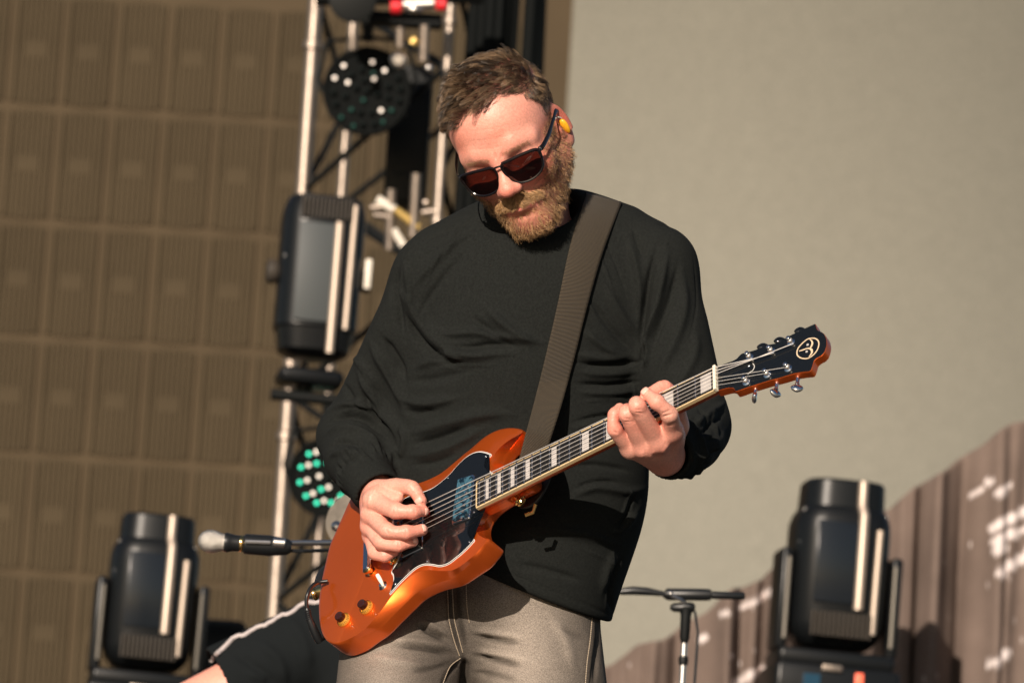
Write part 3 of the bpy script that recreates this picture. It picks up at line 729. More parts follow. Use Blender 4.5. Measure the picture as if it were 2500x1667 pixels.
# thin hairs that soften the hairline
e_ = near & (Hz < .11) & ~sc_ & (hw_ > .004) & (Hy > .02)
P, N = sample_roots(e_, 1500, 21); x, y, z = P.T; k_ = len(P)
dirs = unit(np.stack([-.6-3*x, -.45-.5*(np.abs(x) > .05), .25-.5*(np.abs(x) > .05)], 1)+rng.normal(0, .25, (k_, 3)))
st_ = grow(P, N, dirs, .0055*rng.uniform(.5, 1.3, k_), .5*np.ones(k_), 6, .0004*np.ones(k_), 1.0)
under(make_hair('hairline_hair', c2w(TH + HS*(st_ @ RH.T)), .00012, hair1, rng.random(k_)*.6), PL)
# beard
bline = lambda a: -.030 + np.clip((a-.040)/.026, 0, 1)**1.5*.062
n = 13000
P, N = sample_roots(bm_, n, 5)
mm_ = near & (Hy < -.0335) & (Hy > -.0555) & (np.abs(Hx) < .034) & (Hz > .06) & ~((np.abs(Hx) < .012) & (Hy > -.037))
mm_ &= ~((np.abs(Hx) > .014) & (Hy > -.040+(np.abs(Hx)-.014)*-.35))
P2, N2 = sample_roots(mm_, 3600, 9); P = np.concatenate([P, P2]); N = np.concatenate([N, N2]); n = len(P)
x, y, z = P.T; ax_ = np.abs(x)
cl = vfield(P, 110, 60); cl2 = vfield(P, 260, 61)
down = np.stack([.35*np.sign(x)*np.clip(ax_/.05, 0, 1), -1+0*x, .10+0*x], 1)
mous = np.zeros(n, bool); mous[-3600:] = True
down[mous] = np.stack([np.sign(x[mous])*(.50+14*ax_[mous]), -.80+0*x[mous], .30+0*x[mous]], 1)
down = down - N*((down*N).sum(1)*.7)[:, None]
chin = np.clip((-.055-y)/.04, 0, 1); low = np.clip((-.02-y)/.05, 0, 1)
dirs = unit(unit(down)+.70*cl+.55*cl2+rng.normal(0, .34, (n, 3)))
dirs[mous] = unit(unit(down[mous])+.25*cl[mous]+rng.normal(0, .20, (mous.sum(), 3)))
length = (.0050+.0048*chin+.0042*low*(ax_ > .03))*rng.uniform(.5, 1.3, n)
edge = np.clip((bline(ax_) - y)/.020, .22, 1); length *= edge
length[mous] = .0110*rng.uniform(.6, 1.1, mous.sum())
dens = np.ones(n); dens[(ax_ < .016) & (y < -.066) & (y > -.090) & (z > .07)] = .50; dens *= np.clip((edge-.2)/.7, .15, 1)
dens[mous] = 1
keep = rng.random(n) < dens
lift = .60+.5*chin+.0*x; lift[mous] = .55
st_, cr_ = tufts(P, N, dirs, length, lift, 1500, .45+0*x, 6, k=8, wave=.0022); tone_ = .4*rng.random(n)+.6*cr_
W_ = c2w(TH + HS*(st_ @ RH.T))
bl = hair_mat('ginger_beard_hair', (.075, .032, .012), (.74, .45, .21), .38); dk = hair_mat('dark_beard_hair', (.016, .008, .005), (.24, .135, .065), .4)
isdk = rng.random(n) < np.clip((ax_-.030)/.028, .08, .58)
isdk[mous] = False
under(make_hair('beard', W_[keep & ~isdk], .00016, bl, tone_[keep & ~isdk]**.8), PL)
under(make_hair('beard', W_[keep & isdk], .00016, dk, tone_[keep & isdk]), PL)
# eyebrows
for s_ in (-1, 1):
    m = near & (np.abs(Hy-(.0265-.12*np.abs(np.abs(Hx)-.026)))<.0036) & (Hx*s_ > .009) & (Hx*s_ < .050) & (Hz > .05)
    P, N = sample_roots(m, 330, 8); k_ = len(P)
    dirs = unit(np.stack([s_*np.ones(k_), .35-12*(np.abs(P[:, 0])-.012), np.zeros(k_)], 1)+rng.normal(0, .35, (k_, 3)))
    st_ = grow(P, N, dirs, .0070*rng.uniform(.5, 1.1, k_), .45*np.ones(k_), 5, .0004*np.ones(k_), 1.0)
    under(make_hair('eyebrow', c2w(TH + HS*(st_ @ RH.T)), .000055, hair_mat('eyebrow_hair', (.10, .05, .025), (.45, .26, .13))), PL)

# ------------------------------------------------------------------ sunglasses and ear monitor
def hw(p): return c2w(h2c(np.asarray(p, float)))
SG = empty('sunglasses', Vector(hw((0, .01, .11))), 'dark rectangular sunglasses with tinted brown lenses worn low on the guitarist\'s nose', 'sunglasses')
framem = mat('dark_frame', (.008, .006, .007), .2, spec=.45); 
lensm = bpy.data.materials.new('tinted_lens'); lensm.use_nodes = True; nt = lensm.node_tree; nt.nodes.remove(nt.nodes['Principled BSDF'])
tr = nt.nodes.new('ShaderNodeBsdfTransparent'); tr.inputs[0].default_value = (.075, .026, .018, 1); gl = nt.nodes.new('ShaderNodeBsdfGlossy'); gl.inputs['Roughness'].default_value = .03
fr = nt.nodes.new('ShaderNodeFresnel'); fr.inputs[0].default_value = 1.6; mx = nt.nodes.new('ShaderNodeMixShader')
nt.links.new(fr.outputs[0], mx.inputs[0]); nt.links.new(tr.outputs[0], mx.inputs[1]); nt.links.new(gl.outputs[0], mx.inputs[2]); nt.links.new(mx.outputs[0], nt.nodes['Material Output'].inputs[0])
def lens_outline(s_, k=1.0, n=8):
    pts = [(.0065, .019), (.020, .0215), (.040, .0215), (.059, .0175), (.0615, .006), (.056, -.012), (.042, -.0200), (.024, -.0195), (.0105, -.0115), (.0060, .004)]
    c = np.mean(pts, 0); o = []
    for x_, y_ in spline([tuple(c+(np.array(p)-c)*k) for p in pts], n, True):
        o.append(np.array([s_*x_*1.02, y_-.004, .1075 - 9.0*(x_-.008)**2*.62 + .10*(y_-.0)]))
    return o
for s_ in (-1, 1):
    o = lens_outline(s_); MB().tube([hw(p) for p in o+[o[0]]], .0019, 8, False).build('lens_rim', framem, SG)
    MB().tube([hw(p+np.array([0, .0008, .0006])) for p in o[2:34]], .0026, 8).build('brow_bar', framem, SG)
    c = np.mean(o, 0)+np.array([0, 0, .0022]); V = [hw(c)]; F = []; nr = 5; m_ = len(o)
    for r_ in range(1, nr+1):
        t = r_/nr
        for p in o: V.append(hw(c*(1-t)+p*t + np.array([0, 0, .0022*(1-t*t)-.0022*(1-t)])))
    for j in range(m_):
        F.append((0, 1+j, 1+(j+1) % m_))
        for r_ in range(nr-1): F.append((1+r_*m_+j, 1+(r_+1)*m_+j, 1+(r_+1)*m_+(j+1) % m_, 1+r_*m_+(j+1) % m_))
    MB().add(V, F).build('lens', lensm, SG, sharp=None)
    # temple arm
    tp = spline([(.0632*s_, .0105, .0895), (.0690*s_, .0115, .084), (.0755*s_, .014, .055), (.0790*s_, .017, .02), (.0800*s_, .018, -.010), (.0790*s_, .004, -.034)], 5)
    V = []
    for i, p in enumerate(tp):
        hgt = .0042 if i < 22 else .0028
        for a in range(8):
            w_ = 2*math.pi*a/8; V.append(hw(p+np.array([.0010*math.cos(w_), hgt*math.sin(w_), 0])))
    F = [(i*8+j, i*8+(j+1) % 8, (i+1)*8+(j+1) % 8, (i+1)*8+j) for i in range(len(tp)-1) for j in range(8)]+[tuple(range(7, -1, -1)), tuple(range(len(V)-8, len(V)))]
    MB().add(V, F).build('temple_arm', framem, SG)
    MB().box(hw((.0655*s_, .0108, .0885)), (.003, .005, .005), MC @ RH, .0006).build('hinge', mat('steel', (.5, .5, .5), .25, 1.0) if s_ < 0 else bpy.data.materials['steel'], SG)
MB().tube([hw(p) for p in spline([(-.0085, .0125, .108), (-.004, .0150, .1105), (.004, .0150, .1105), (.0085, .0125, .108)], 4)], .0016, 8).build('bridge', framem, SG)
0 and MB().tube([hw(p) for p in spline([(-.0075, .003, .107), (-.0035, .0065, .1095), (.0035, .0065, .1095), (.0075, .003, .107)], 4)], .0012, 8).build('bridge', framem, SG)
EM = empty('earpiece', Vector(hw((.086, 0, -.004))), 'amber-yellow moulded in-ear monitor sitting in the guitarist\'s ear', 'earpiece')
Re = rot('Y', 72) @ rot('X', -8); ec = np.array([.0755, -.007, -.016])
def ew(q): return hw(ec + Re @ np.array(q, float))
MB().sphere((0, 0, 0), 1).v
b = MB().sphere((0, 0, 0), 1, 18, 12); b.v = [tuple(ew((-.0035+.0042*p[0], -.001+.0125*p[1]*(1-.18*p[1]), .0075+.0062*p[2]))) for p in b.v]
b.build('shell', mat('amber_resin', (.85, .42, .02), .35, noise=(300, .12, 3), sss=.2), EM)
MB().tube([ew(p) for p in spline([(-.002, .010, .009), (-.008, .016, .008), (-.013, .015, .002), (-.014, .020, -.008), (-.006, .030, -.012)], 4)], .0013, 8).build('cable_tube', mat('clear_plastic', (.75, .72, .66), .15, transm=.4), EM)
# ================================================================== GUITAR
GT = empty('electric_guitar', Vector(c2w(gpt(900, 1400, -.03))), 'metallic orange double-cutaway electric guitar with black pickguard, held by the bearded guitarist', 'guitar')
def gw(u, v, h): return c2w(gpt(u, v, h))
NUT = (gpt(1745.5, 895.6)+gpt(1741.5, 953))/2; FBE = (gpt(1166, 1174.6)+gpt(1159, 1241))/2
gx = (NUT-FBE)/np.linalg.norm(NUT-FBE); gy = gb-gx*(gb @ gx); gy /= np.linalg.norm(gy)
SCALE = np.linalg.norm(NUT-FBE)/(1-2**(-22/12)+.010)
fd = lambda k: SCALE*(1-2**(-k/12))
NW, EW = abs((gpt(1745.5, 895.6)-gpt(1741.5, 953)) @ gy), abs((gpt(1166, 1174.6)-gpt(1159, 1241)) @ gy)
LFB = np.linalg.norm(NUT-FBE)
def n2(s, t, h): return c2w(NUT-gx*s+gy*t+gn*h)      # s from nut toward body, t toward the bass side
def wid(s): return NW+(EW-NW)*s/LFB
paint = mat('orange_paint', (.90, .150, .017), .38, .80, noise=(9, .06, 2), coat=.8, coat_rough=.08)
nt = paint.node_tree; b_ = nt.nodes['Principled BSDF']                                # metal flake
tc = nt.nodes.new('ShaderNodeTexCoord'); vo = nt.nodes.new('ShaderNodeTexVoronoi'); vo.inputs['Scale'].default_value = 2600
nt.links.new(tc.outputs['Object'], vo.inputs['Vector']); bp = nt.nodes.new('ShaderNodeBump'); bp.inputs['Strength'].default_value = .10; bp.inputs['Distance'].default_value = .0004
nt.links.new(vo.outputs['Distance'], bp.inputs['Height']); nt.links.new(bp.outputs[0], b_.inputs['Normal'])
gloss = mat('gloss_black', (.006, .007, .008), .045, spec=.65, coat=.3)
white = mat('white_ply', (.78, .76, .72), .35); ebony = mat('ebony', (.012, .011, .010), .38, noise=(300, .4, 4), spec=.5)
cream = mat('cream_binding', (.66, .50, .28), .32, coat=.4); pearl = mat('pearl_inlay', (.50, .47, .45), .28, noise=(90, .12, 3), coat=.5)
nickel = mat('fret_nickel', (.62, .60, .58), .22, 1.0); chrome = mat('chrome', (.80, .80, .82), .06, 1.0); gold = mat('gold', (.95, .62, .24), .14, 1.0)
stringm = mat('string_steel', (.90, .83, .76), .38, .75); bone = mat('bone_nut', (.86, .78, .62), .35)

# body: (outer edge u, v), (face edge u, v), bevel depth m
HB = -.0125                                       # body face lies below the fretboard's surface
body_pts = [
 ((1278,1052),(1276,1054),0.0022),((1265,1046),(1263,1049),0.0022),((1242,1044.6),(1240,1048),0.0022),((1218,1049),(1217,1053),0.0022),((1198,1057.5),(1198,1062),0.0022),((1179,1069.6),(1180,1074),0.0033),((1163.5,1083),(1165,1088),0.0033),
 ((1144,1100),(1148,1106),0.0033),((1120,1118),(1126,1127),0.0044),((1098,1132),(1106,1146),0.0055),((1070,1146),(1084,1164),0.0093),((1035,1150),(1056,1178),0.0109),((1000,1148),(1028,1188),0.0109),((968,1146),(1000,1194),0.0109),((935,1150),(965,1194),0.0109),
 ((905,1162),(930,1195),0.0093),((878,1186),(896,1208),0.0055),((855,1220),(866,1232),0.0044),((836,1262),(842,1268),0.0022),((819,1300),(823,1303),0.0022),((805.7,1331),(810,1333),0.0022),((794.5,1377),(799,1379),0.0022),((786,1416),(791,1418),0.0022),((780,1459),(785,1460),0.0022),
 ((779,1494),(784,1494),0.0022),((783,1530),(788,1528),0.0022),((792.4,1555),(797,1551),0.0022),((808,1568),(812,1562),0.0022),((829,1571.5),(831,1566),0.0022),
 ((862,1563),(858,1556),0.0055),((896.5,1549),(884,1540),0.0124),((929,1530.6),(908,1517),0.0155),((960,1500),(935,1484),0.0155),((990,1471),(958,1452),0.0155),((1015,1447),(983,1424),0.0155),((1041,1432.7),(1015,1398),0.0155),((1068,1422),(1044,1391),0.0155),
 ((1098.5,1413),(1080,1393),0.0139),((1118,1402),(1105,1391),0.0124),((1141,1382),(1130,1377),0.0093),((1164,1359),(1158,1354),0.0044),((1179.6,1339.5),(1175,1336),0.0033),((1195,1316.5),(1188,1318),0.0033),
 ((1181,1310),(1170,1306),0.0093),((1179,1291),(1160,1289),0.0170),((1186,1270),(1165,1268),0.0202),((1200,1248),(1178,1250),0.0202),((1222,1228),(1194,1236),0.0186),((1262,1204),(1212,1222),0.0186),
 ((1300,1176),(1236,1196),0.0155),((1290,1140),(1230,1170),0.0155),((1252,1142),(1206,1152),0.0170),((1229,1138),(1199,1133),0.0186),((1233,1119),(1205,1113),0.0186),((1243,1099),(1218,1095),0.0170),((1258,1080),(1242,1075),0.0124),((1272,1062),(1265,1062),0.0044)]
NP = 5
Oc = spline([list(gpt(*p[0], HB-p[2])) for p in body_pts], NP, True); Ic = spline([list(gpt(*p[1], HB)) for p in body_pts], NP, True)
bev = spline([[p[2], 0] for p in body_pts], NP, True)[:, 0]; m_ = len(Oc)
def outw(Cv):                                      # outward normals of the loop in the guitar plane
    t = np.roll(Cv, -1, 0)-np.roll(Cv, 1, 0); o = np.cross(t, gn); o /= np.linalg.norm(o, axis=1, keepdims=True)+1e-9
    ctr = Cv.mean(0); return o if ((Cv-ctr)*o).sum() > 0 else -o
on = outw(Oc); TB = -.040
def flat(Cv, h): return Cv - ((Cv-G0) @ gn - (HB+h))[:, None]*gn
rings = [Ic, Ic*.5+Oc*.5+gn*(bev*.14)[:, None], Ic*.16+Oc*.84+gn*(bev*.06)[:, None], Oc, Oc-gn*.0014+on*.0006, flat(Oc, TB+.004)+on*.0006, flat(Oc, TB+.001)-on*.001, flat(Oc, TB)-on*.004]
V = c2w(np.concatenate(rings)); F = [(r_*m_+j, r_*m_+(j+1) % m_, (r_+1)*m_+(j+1) % m_, (r_+1)*m_+j) for r_ in range(len(rings)-1) for j in range(m_)]
F += [tuple(range(m_-1, -1, -1)), tuple(range((len(rings)-1)*m_, len(rings)*m_))]
import bmesh
def tess(V, F):
    bm = bmesh.new(); vs = [bm.verts.new(v) for v in V]
    for f in F:
        try: bm.faces.new([vs[i] for i in f])
        except ValueError: pass
    bmesh.ops.triangulate(bm, faces=[f for f in bm.faces if len(f.verts) > 4])
    bmesh.ops.recalc_face_normals(bm, faces=bm.faces)
    me = bpy.data.meshes.new('m'); bm.to_mesh(me); bm.free(); return me
me = tess(V, F); me.polygons.foreach_set('use_smooth', np.ones(len(me.polygons), bool)); me.set_sharp_from_angle(angle=math.radians(26))
under(put('guitar_body', me, paint), GT)
# neck joint block
def plate(name, loop, h0, h1, m, parent=GT, chamfer=0.0):
    """loop: camera-frame points on the guitar plane; an extruded plate from h0 to h1 (heights over the fretboard's surface)"""
    loop = np.asarray(loop); k = len(loop); base = loop-((loop-G0) @ gn)[:, None]*gn; o = outw(base)
    rs = [base+gn*h0, base+gn*(h1-chamfer), base+gn*h1-o*chamfer]
    V = c2w(np.concatenate(rs)); F = [(r_*k+j, r_*k+(j+1) % k, (r_+1)*k+(j+1) % k, (r_+1)*k+j) for r_ in range(2) for j in range(k)]+[tuple(range(k-1, -1, -1)), tuple(range(2*k, 3*k))]
    me = tess(V, F); me.polygons.foreach_set('use_smooth', np.ones(len(me.polygons), bool)); me.set_sharp_from_angle(angle=math.radians(30)); me.name = name
    o_ = put(name, me, m); under(o_, parent) if parent else None
    return o_
# pickguard, three plies
pgp = [(1199,1155),(1187,1140),(1187,1128),(1191,1119.5),(1199,1112),(1192,1108),(1186,1106),(1172,1104),(1156.6,1107.5),(1139,1118),(1118.7,1137),(1101.5,1157),(1084,1173),(1062,1190),(1039.5,1200.5),(1012,1208),(985,1222),(975,1250),(982,1300),(986,1335),(974,1369),
 (966,1384),(957.8,1396),(962,1404),(963,1416),(961,1430.6),(953,1450),(974,1426.5),(994.5,1406),(1015,1388),(1035,1378.6),(1055.7,1378.6),(1076,1381.6),(1096.5,1375.5),(1117,1360),(1126,1353),(1143,1337),(1153,1326),(1158,1320),(1154,1316),(1149,1311),(1145,1301),(1147.4,1283),(1156.6,1260),(1168,1245),(1182,1234),(1215,1205),(1225,1175)]
pl_ = spline([list(gpt(u, v, HB)) for u, v in pgp], 4, True); po = outw(pl_)
for w_, h_, m__, nm in ((.0016, .0007, white, 'white_ply'), (.0007, .0013, gloss, 'black_ply'), (.0000, .0019, white, 'white_ply')):
    plate(nm, pl_+po*w_, HB+.0002, HB+h_, m__)
PG = plate('pickguard', pl_-po*.0009, HB+.0003, HB+.0026, gloss, chamfer=.0004)
def screw(u, v, h, r=.0021, m=chrome):
    c = gw(u, v, h); b = MB().lathe(c, gn @ MC.T, [(-.001, r), (.0003, r), (.0009, r*.8), (.0010, r*.55), (.0004, r*.35)], 12); b.build('screw', m, GT, sharp=50)
for u, v in ((1186,1114),(1093,1166),(1157.5,1250),(1146,1322.6),(1043,1370),(965,1425.6),(1186,1160)): screw(u, v, HB+.0026)
# neck pickup
def quad_loop(cs, h, r=.3, n=4):
    P = [gpt(u, v, h) for u, v in cs]; out = []
    for i in range(4):
        a, b, c = P[i-1], P[i], P[(i+1) % 4]; p0 = b+(a-b)/np.linalg.norm(a-b)*r; p2 = b+(c-b)/np.linalg.norm(c-b)*r
        for t in np.linspace(0, 1, n): out.append((1-t)**2*p0+2*t*(1-t)*b+t*t*p2)
    return np.array(out)
pk = [(1121.5,1173),(1164,1160),(1151,1269),(1106,1284)]; pki = [(1125,1176),(1160,1166),(1147,1264),(1110,1278)]
plate('pickup_ring', quad_loop(pk, HB, .004), HB+.002, HB+.0055, chrome, chamfer=.0012)
bluep = bpy.data.materials.new('blue_pearl'); bluep.use_nodes = True; nt = bluep.node_tree; b_ = nt.nodes['Principled BSDF']
tc = nt.nodes.new('ShaderNodeTexCoord'); wv = nt.nodes.new('ShaderNodeTexNoise'); wv.inputs['Scale'].default_value = 70; wv.inputs['Distortion'].default_value = 2.2; wv.inputs['Detail'].default_value = 2
cr = nt.nodes.new('ShaderNodeValToRGB'); cr.color_ramp.elements[0].color = (.004, .014, .024, 1); cr.color_ramp.elements[1].color = (.045, .12, .17, 1); cr.color_ramp.elements[0].position = .42; cr.color_ramp.elements[1].position = .58
nt.links.new(tc.outputs['Object'], wv.inputs['Vector']); nt.links.new(wv.outputs[0], cr.inputs[0]); nt.links.new(cr.outputs[0], b_.inputs['Base Color']); b_.inputs['Roughness'].default_value = .15; b_.inputs['Coat Weight'].default_value = .5
PKC = plate('pickup_cover', quad_loop(pki, HB, .004), HB+.004, HB+.0085, bluep, chamfer=.0010)
for i in range(6):
    t = (i+.55)/6.1; u = 1143+(1125-1143)*t; v = 1178+(1272-1178)*t
    MB().lathe(gw(u, v, HB+.0085), gn @ MC.T, [(-.001, .0024), (.0008, .0024), (.0013, .0018), (.0010, .0010)], 12).build('pole_screw', chrome, PKC, sharp=50)
# bridge pickup, bridge and tailpiece (mostly behind the hand)
def bx_plate(name, s0, s1, t0, t1, h0, h1, m, r=.003, ch_=.001):
    P = [NUT-gx*s0+gy*t0, NUT-gx*s1+gy*t0, NUT-gx*s1+gy*t1, NUT-gx*s0+gy*t1]; out = []
    for i in range(4):
        a, b, c = P[i-1], P[i], P[(i+1) % 4]; p0 = b+(a-b)/np.linalg.norm(a-b)*r; p2 = b+(c-b)/np.linalg.norm(c-b)*r
        for t in np.linspace(0, 1, 4): out.append((1-t)**2*p0+2*t*(1-t)*b+t*t*p2)
    return plate(name, np.array(out), h0, h1, m, chamfer=ch_)
sB = SCALE
BPK = bx_plate('bridge_pickup', sB-.052, sB-.018, -.041, .041, HB+.002, HB+.0090, gloss); bx_plate('pickup_ring', sB-.055, sB-.015, -.044, .044, HB+.002, HB+.0050, chrome)
for i in range(6):
    p = n2(sB-.047, -.025+i*.010, HB+.009); MB().lathe(p, gn @ MC.T, [(-.001, .0024), (.0008, .0024), (.0012, .0015)], 10).build('pole_screw', chrome, BPK)
BRG = bx_plate('bridge', sB-.006, sB+.010, -.041, .041, HB+.006, HB+.0155, chrome, .004, .002)
for i in range(6): MB().box(n2(sB+.001, -.025+i*.010, HB+.0165), (.008, .006, .005), MC @ np.stack([gx, gy, gn], 1), .001).build('bridge_saddle', gold if i % 2 else chrome, BRG)
for s_, nm in ((sB+.002, 'bridge_post'), (sB+.045, 'tailpiece_post')):
    for t_ in (-.039, .039): MB().lathe(n2(s_, t_, HB), gn @ MC.T, [(0, .0075), (.003, .0075), (.004, .005), (.008, .005), (.009, .0085), (.013, .0085), (.0145, .007)], 18).build(nm, gold if t_ < 0 else chrome, GT)
bx_plate('tailpiece', sB+.038, sB+.054, -.046, .046, HB+.008, HB+.0165, chrome, .006, .004)
# fretboard, binding, frets, inlays, neck
def strip(name, s0, s1, f0, f1, h0, h1, m, n=2):
    """block between s0..s1 whose edges run at fractions f0..f1 of the half width"""
    V = []; 
    for s in np.linspace(s0, s1, n):
        w = wid(s)/2
        for t, h in ((f0*w, h0), (f1*w, h0), (f1*w, h1), (f0*w, h1)): V.append(n2(s, t, h))
    F = [(i*4+j, i*4+(j+1) % 4, (i+1)*4+(j+1) % 4, (i+1)*4+j) for i in range(n-1) for j in range(4)]+[(3, 2, 1, 0), tuple(range(4*n-4, 4*n))]
    return MB().add(V, F).build(name, m, GT, smooth=False)
strip('fretboard', .0, LFB-.0018, -.93, .93, -.0055, 0, ebony)
strip('fretboard_binding', 0, LFB, -1.03, -.932, -.0058, .0001, cream); strip('fretboard_binding', 0, LFB, .932, 1.03, -.0058, .0001, cream); strip('fretboard_binding', LFB-.0017, LFB+.0006, -.931, .931, -.0056, .0002, cream)
for k in range(1, 23):
    s = fd(k); w = wid(s)/2*.985
    pr = [(-.0013, 0), (-.0011, .0006), (-.0005, .0011), (.0005, .0011), (.0011, .0006), (.0013, 0)]
    V = [n2(s+a, t, h) for t in (-w, w) for a, h in pr]; F = [(j, j+1, j+7, j+6) for j in range(5)]+[(5, 4, 3, 2, 1, 0), (6, 7, 8, 9, 10, 11)]
    MB().add(V, F).build('fret', nickel, GT, sharp=60)
for k in (1, 3, 5, 7, 9, 12, 15, 17, 19, 21):
    a, b = fd(k-1), fd(k); c = (a+b)/2; L = (b-a)
    x0, x1 = (b-L*.16-L*.58, b-L*.16) if k < 12 else (c-L*.22, c+L*.30)
    if k == 1: x0, x1 = L*.16, L*.72
    strip('block_inlay', x0, x1, -.74, .74, -.001, .00025, pearl)
# neck wood: half-round
V = []; nn = 12; sN = np.linspace(-.002, LFB+.0, 8)
for s in sN:
    w = wid(max(s, 0))/2*1.02
    for j in range(nn+1):
        a = math.pi*j/nn; V.append(n2(s, w*math.cos(a), -.0058-.0165*math.sin(a)**.8))
F = [(i*(nn+1)+j, i*(nn+1)+j+1, (i+1)*(nn+1)+j+1, (i+1)*(nn+1)+j) for i in range(7) for j in range(nn)]+[tuple(range(nn, -1, -1)), tuple(range(7*(nn+1), 8*(nn+1)))]
MB().add(V, F).build('neck', paint, GT, sharp=50)
bx_plate('neck_heel', LFB-.050, LFB-.001, -EW*.47, EW*.47, HB-.016, -.0058, paint, .006, .001)
# nut
MB().box(n2(-.0022, 0, -.0005), (.0048, NW*1.06, .0085), MC @ np.stack([gx, gy, gn], 1), .0008).build('nut', bone, GT, smooth=False)
# headstock: tilted back about the nut
tl = math.radians(9); hx = gx*math.cos(tl)-gn*math.sin(tl); hn = gn*math.cos(tl)+gx*math.sin(tl); H0 = NUT+gx*.0046-gn*.0035
def hpt(u, v, h=0):
    o = np.array([0, 0, D]); q = Q(u, v, 0)-o; p = H0+hn*h; return o+q*((p-o) @ hn)/(q @ hn)
def hsw(u, v, h=0): return c2w(hpt(u, v, h))
hp = [(1749,953),(1749,896),(1775,885),(1789,880),(1799,874),(1810,863),(1825,859),(1845,853),(1876,841),(1899,836),(1920,823),(1944,811),(1967,800),(1985,792),(1990.5,790.5),(1993,799),(1997,806),(2004,809),(2012,815),(2017,826),(2018,840),(2015.5,851),(2012,860),(2005,868),(1994,874),(1987,881),(1984,891),(1978,905),(1965,907),(1940,911),(1910,920),(1880,928),(1850,937),(1825,945),(1797.5,954.6),(1793,951),(1789,947),(1778,946),(1762,950)]
hl = np.array([hpt(*p) for p in hp]); hl = np.concatenate([hl[:1], spline(hl[1:], 3)])
def hplate(name, loop, h0, h1, m, inset=0, ch_=0.0006):
    loop = np.asarray(loop); base = loop-((loop-H0) @ hn)[:, None]*hn
    t = np.roll(base, -1, 0)-np.roll(base, 1, 0); o = np.cross(t, hn); o /= np.linalg.norm(o, axis=1, keepdims=True)+1e-9
    if ((base-base.mean(0))*o).sum() < 0: o = -o
    k = len(base); rs = [base+hn*h0-o*inset, base+hn*(h1-ch_)-o*inset, base+hn*h1-o*(inset+ch_)]
    V = c2w(np.concatenate(rs)); F = [(r_*k+j, r_*k+(j+1) % k, (r_+1)*k+(j+1) % k, (r_+1)*k+j) for r_ in range(2) for j in range(k)]+[tuple(range(k-1, -1, -1)), tuple(range(2*k, 3*k))]
    me = tess(V, F); me.polygons.foreach_set('use_smooth', np.ones(len(me.polygons), bool)); me.set_sharp_from_angle(angle=math.radians(30)); return under(put(name, me, m), GT)
hplate('headstock', hl, -.0150, -.0006, paint); hplate('headstock_veneer', hl, -.0006, .0004, gloss, .0004)
tmat = MC @ np.stack([hx, gy, hn], 1)
posts = [(1828,871,.0),(1880,857,.0),(1933,838,.0),(1931,905,.0),(1878,915,.0),(1826,934,.0)]   # bass side from the nut, then treble from the tip
posts = [(1831,873),(1884,858),(1932,836),(1925,900),(1874,915),(1823,933)]
for i, (u, v) in enumerate(posts):
    tpo = MB().lathe(hsw(u, v, 0), hn @ MC.T, [(0, .0062), (.0012, .0062), (.0020, .0046), (.0026, .0032), (.0085, .0026), (.0100, .0033), (.0125, .0033), (.0135, .0022)], 18).build('tuner_post', chrome, GT, sharp=45)
    MB().lathe(hsw(u, v, 0), hn @ MC.T, [(.0042, .0036), (.0050, .0040), (.0058, .0038), (.0066, .0040), (.0074, .0036)], 14).build('string_winding', stringm, tpo)
# tuner keys
keys = [((1800,862),(1797,858),0),((1861,836),(1855,822),0),((1903,824),(1900,815),0),((1950,802),(1953,793),0)]
def tuner(u0_, v0_, u1, v1, z_, face, edge_on, col_=chrome):
    a = hpt(u0_, v0_, -.010); b = hpt(u1, v1, -.010); ax = b-a; ax /= np.linalg.norm(ax)
    tsh = MB().lathe(c2w(a), ax @ MC.T, [(-.012, .0036), (.002, .0036), (.004, .0030), (.009, .0026), (.010, .0034), (.012, .0034)], 14).build('tuner_shaft', chrome, GT)
    f_ = np.asarray(face, float); f_ -= ax*(f_ @ ax); f_ /= np.linalg.norm(f_); sd = np.cross(ax, f_)
    b_ = MB().sphere((0, 0, 0), 1, 20, 12); c = a+ax*.0185
    b_.v = [tuple(c2w(c + ax*(p[2]*.0068*(1.0 if p[2] > 0 else .95)) + sd*(p[0]*.0095*(1-.28*max(0, p[2]))) + f_*(p[1]*.0038))) for p in b_.v]
    b_.build('tuner_key', col_, tsh, sharp=None)
tuner(1845,948,1842,972,0,(.95,-.1,.15),1); tuner(1897,935,1893,960,0,(.5,.45,.75),0); tuner(1948,923,1946,944,0,(.0,.5,.85),0)
for (u, v) in ((1818,862),(1866,845),(1907,830),(1957,806)):
    if u == 1818: continue
    a = hpt(u, v, -.011); ax = hpt(u-4, v-26, -.011)-a; ax /= np.linalg.norm(ax)
    tuner(u, v+24, u-3, v, 0, (0, .2, 1), 0, gloss)
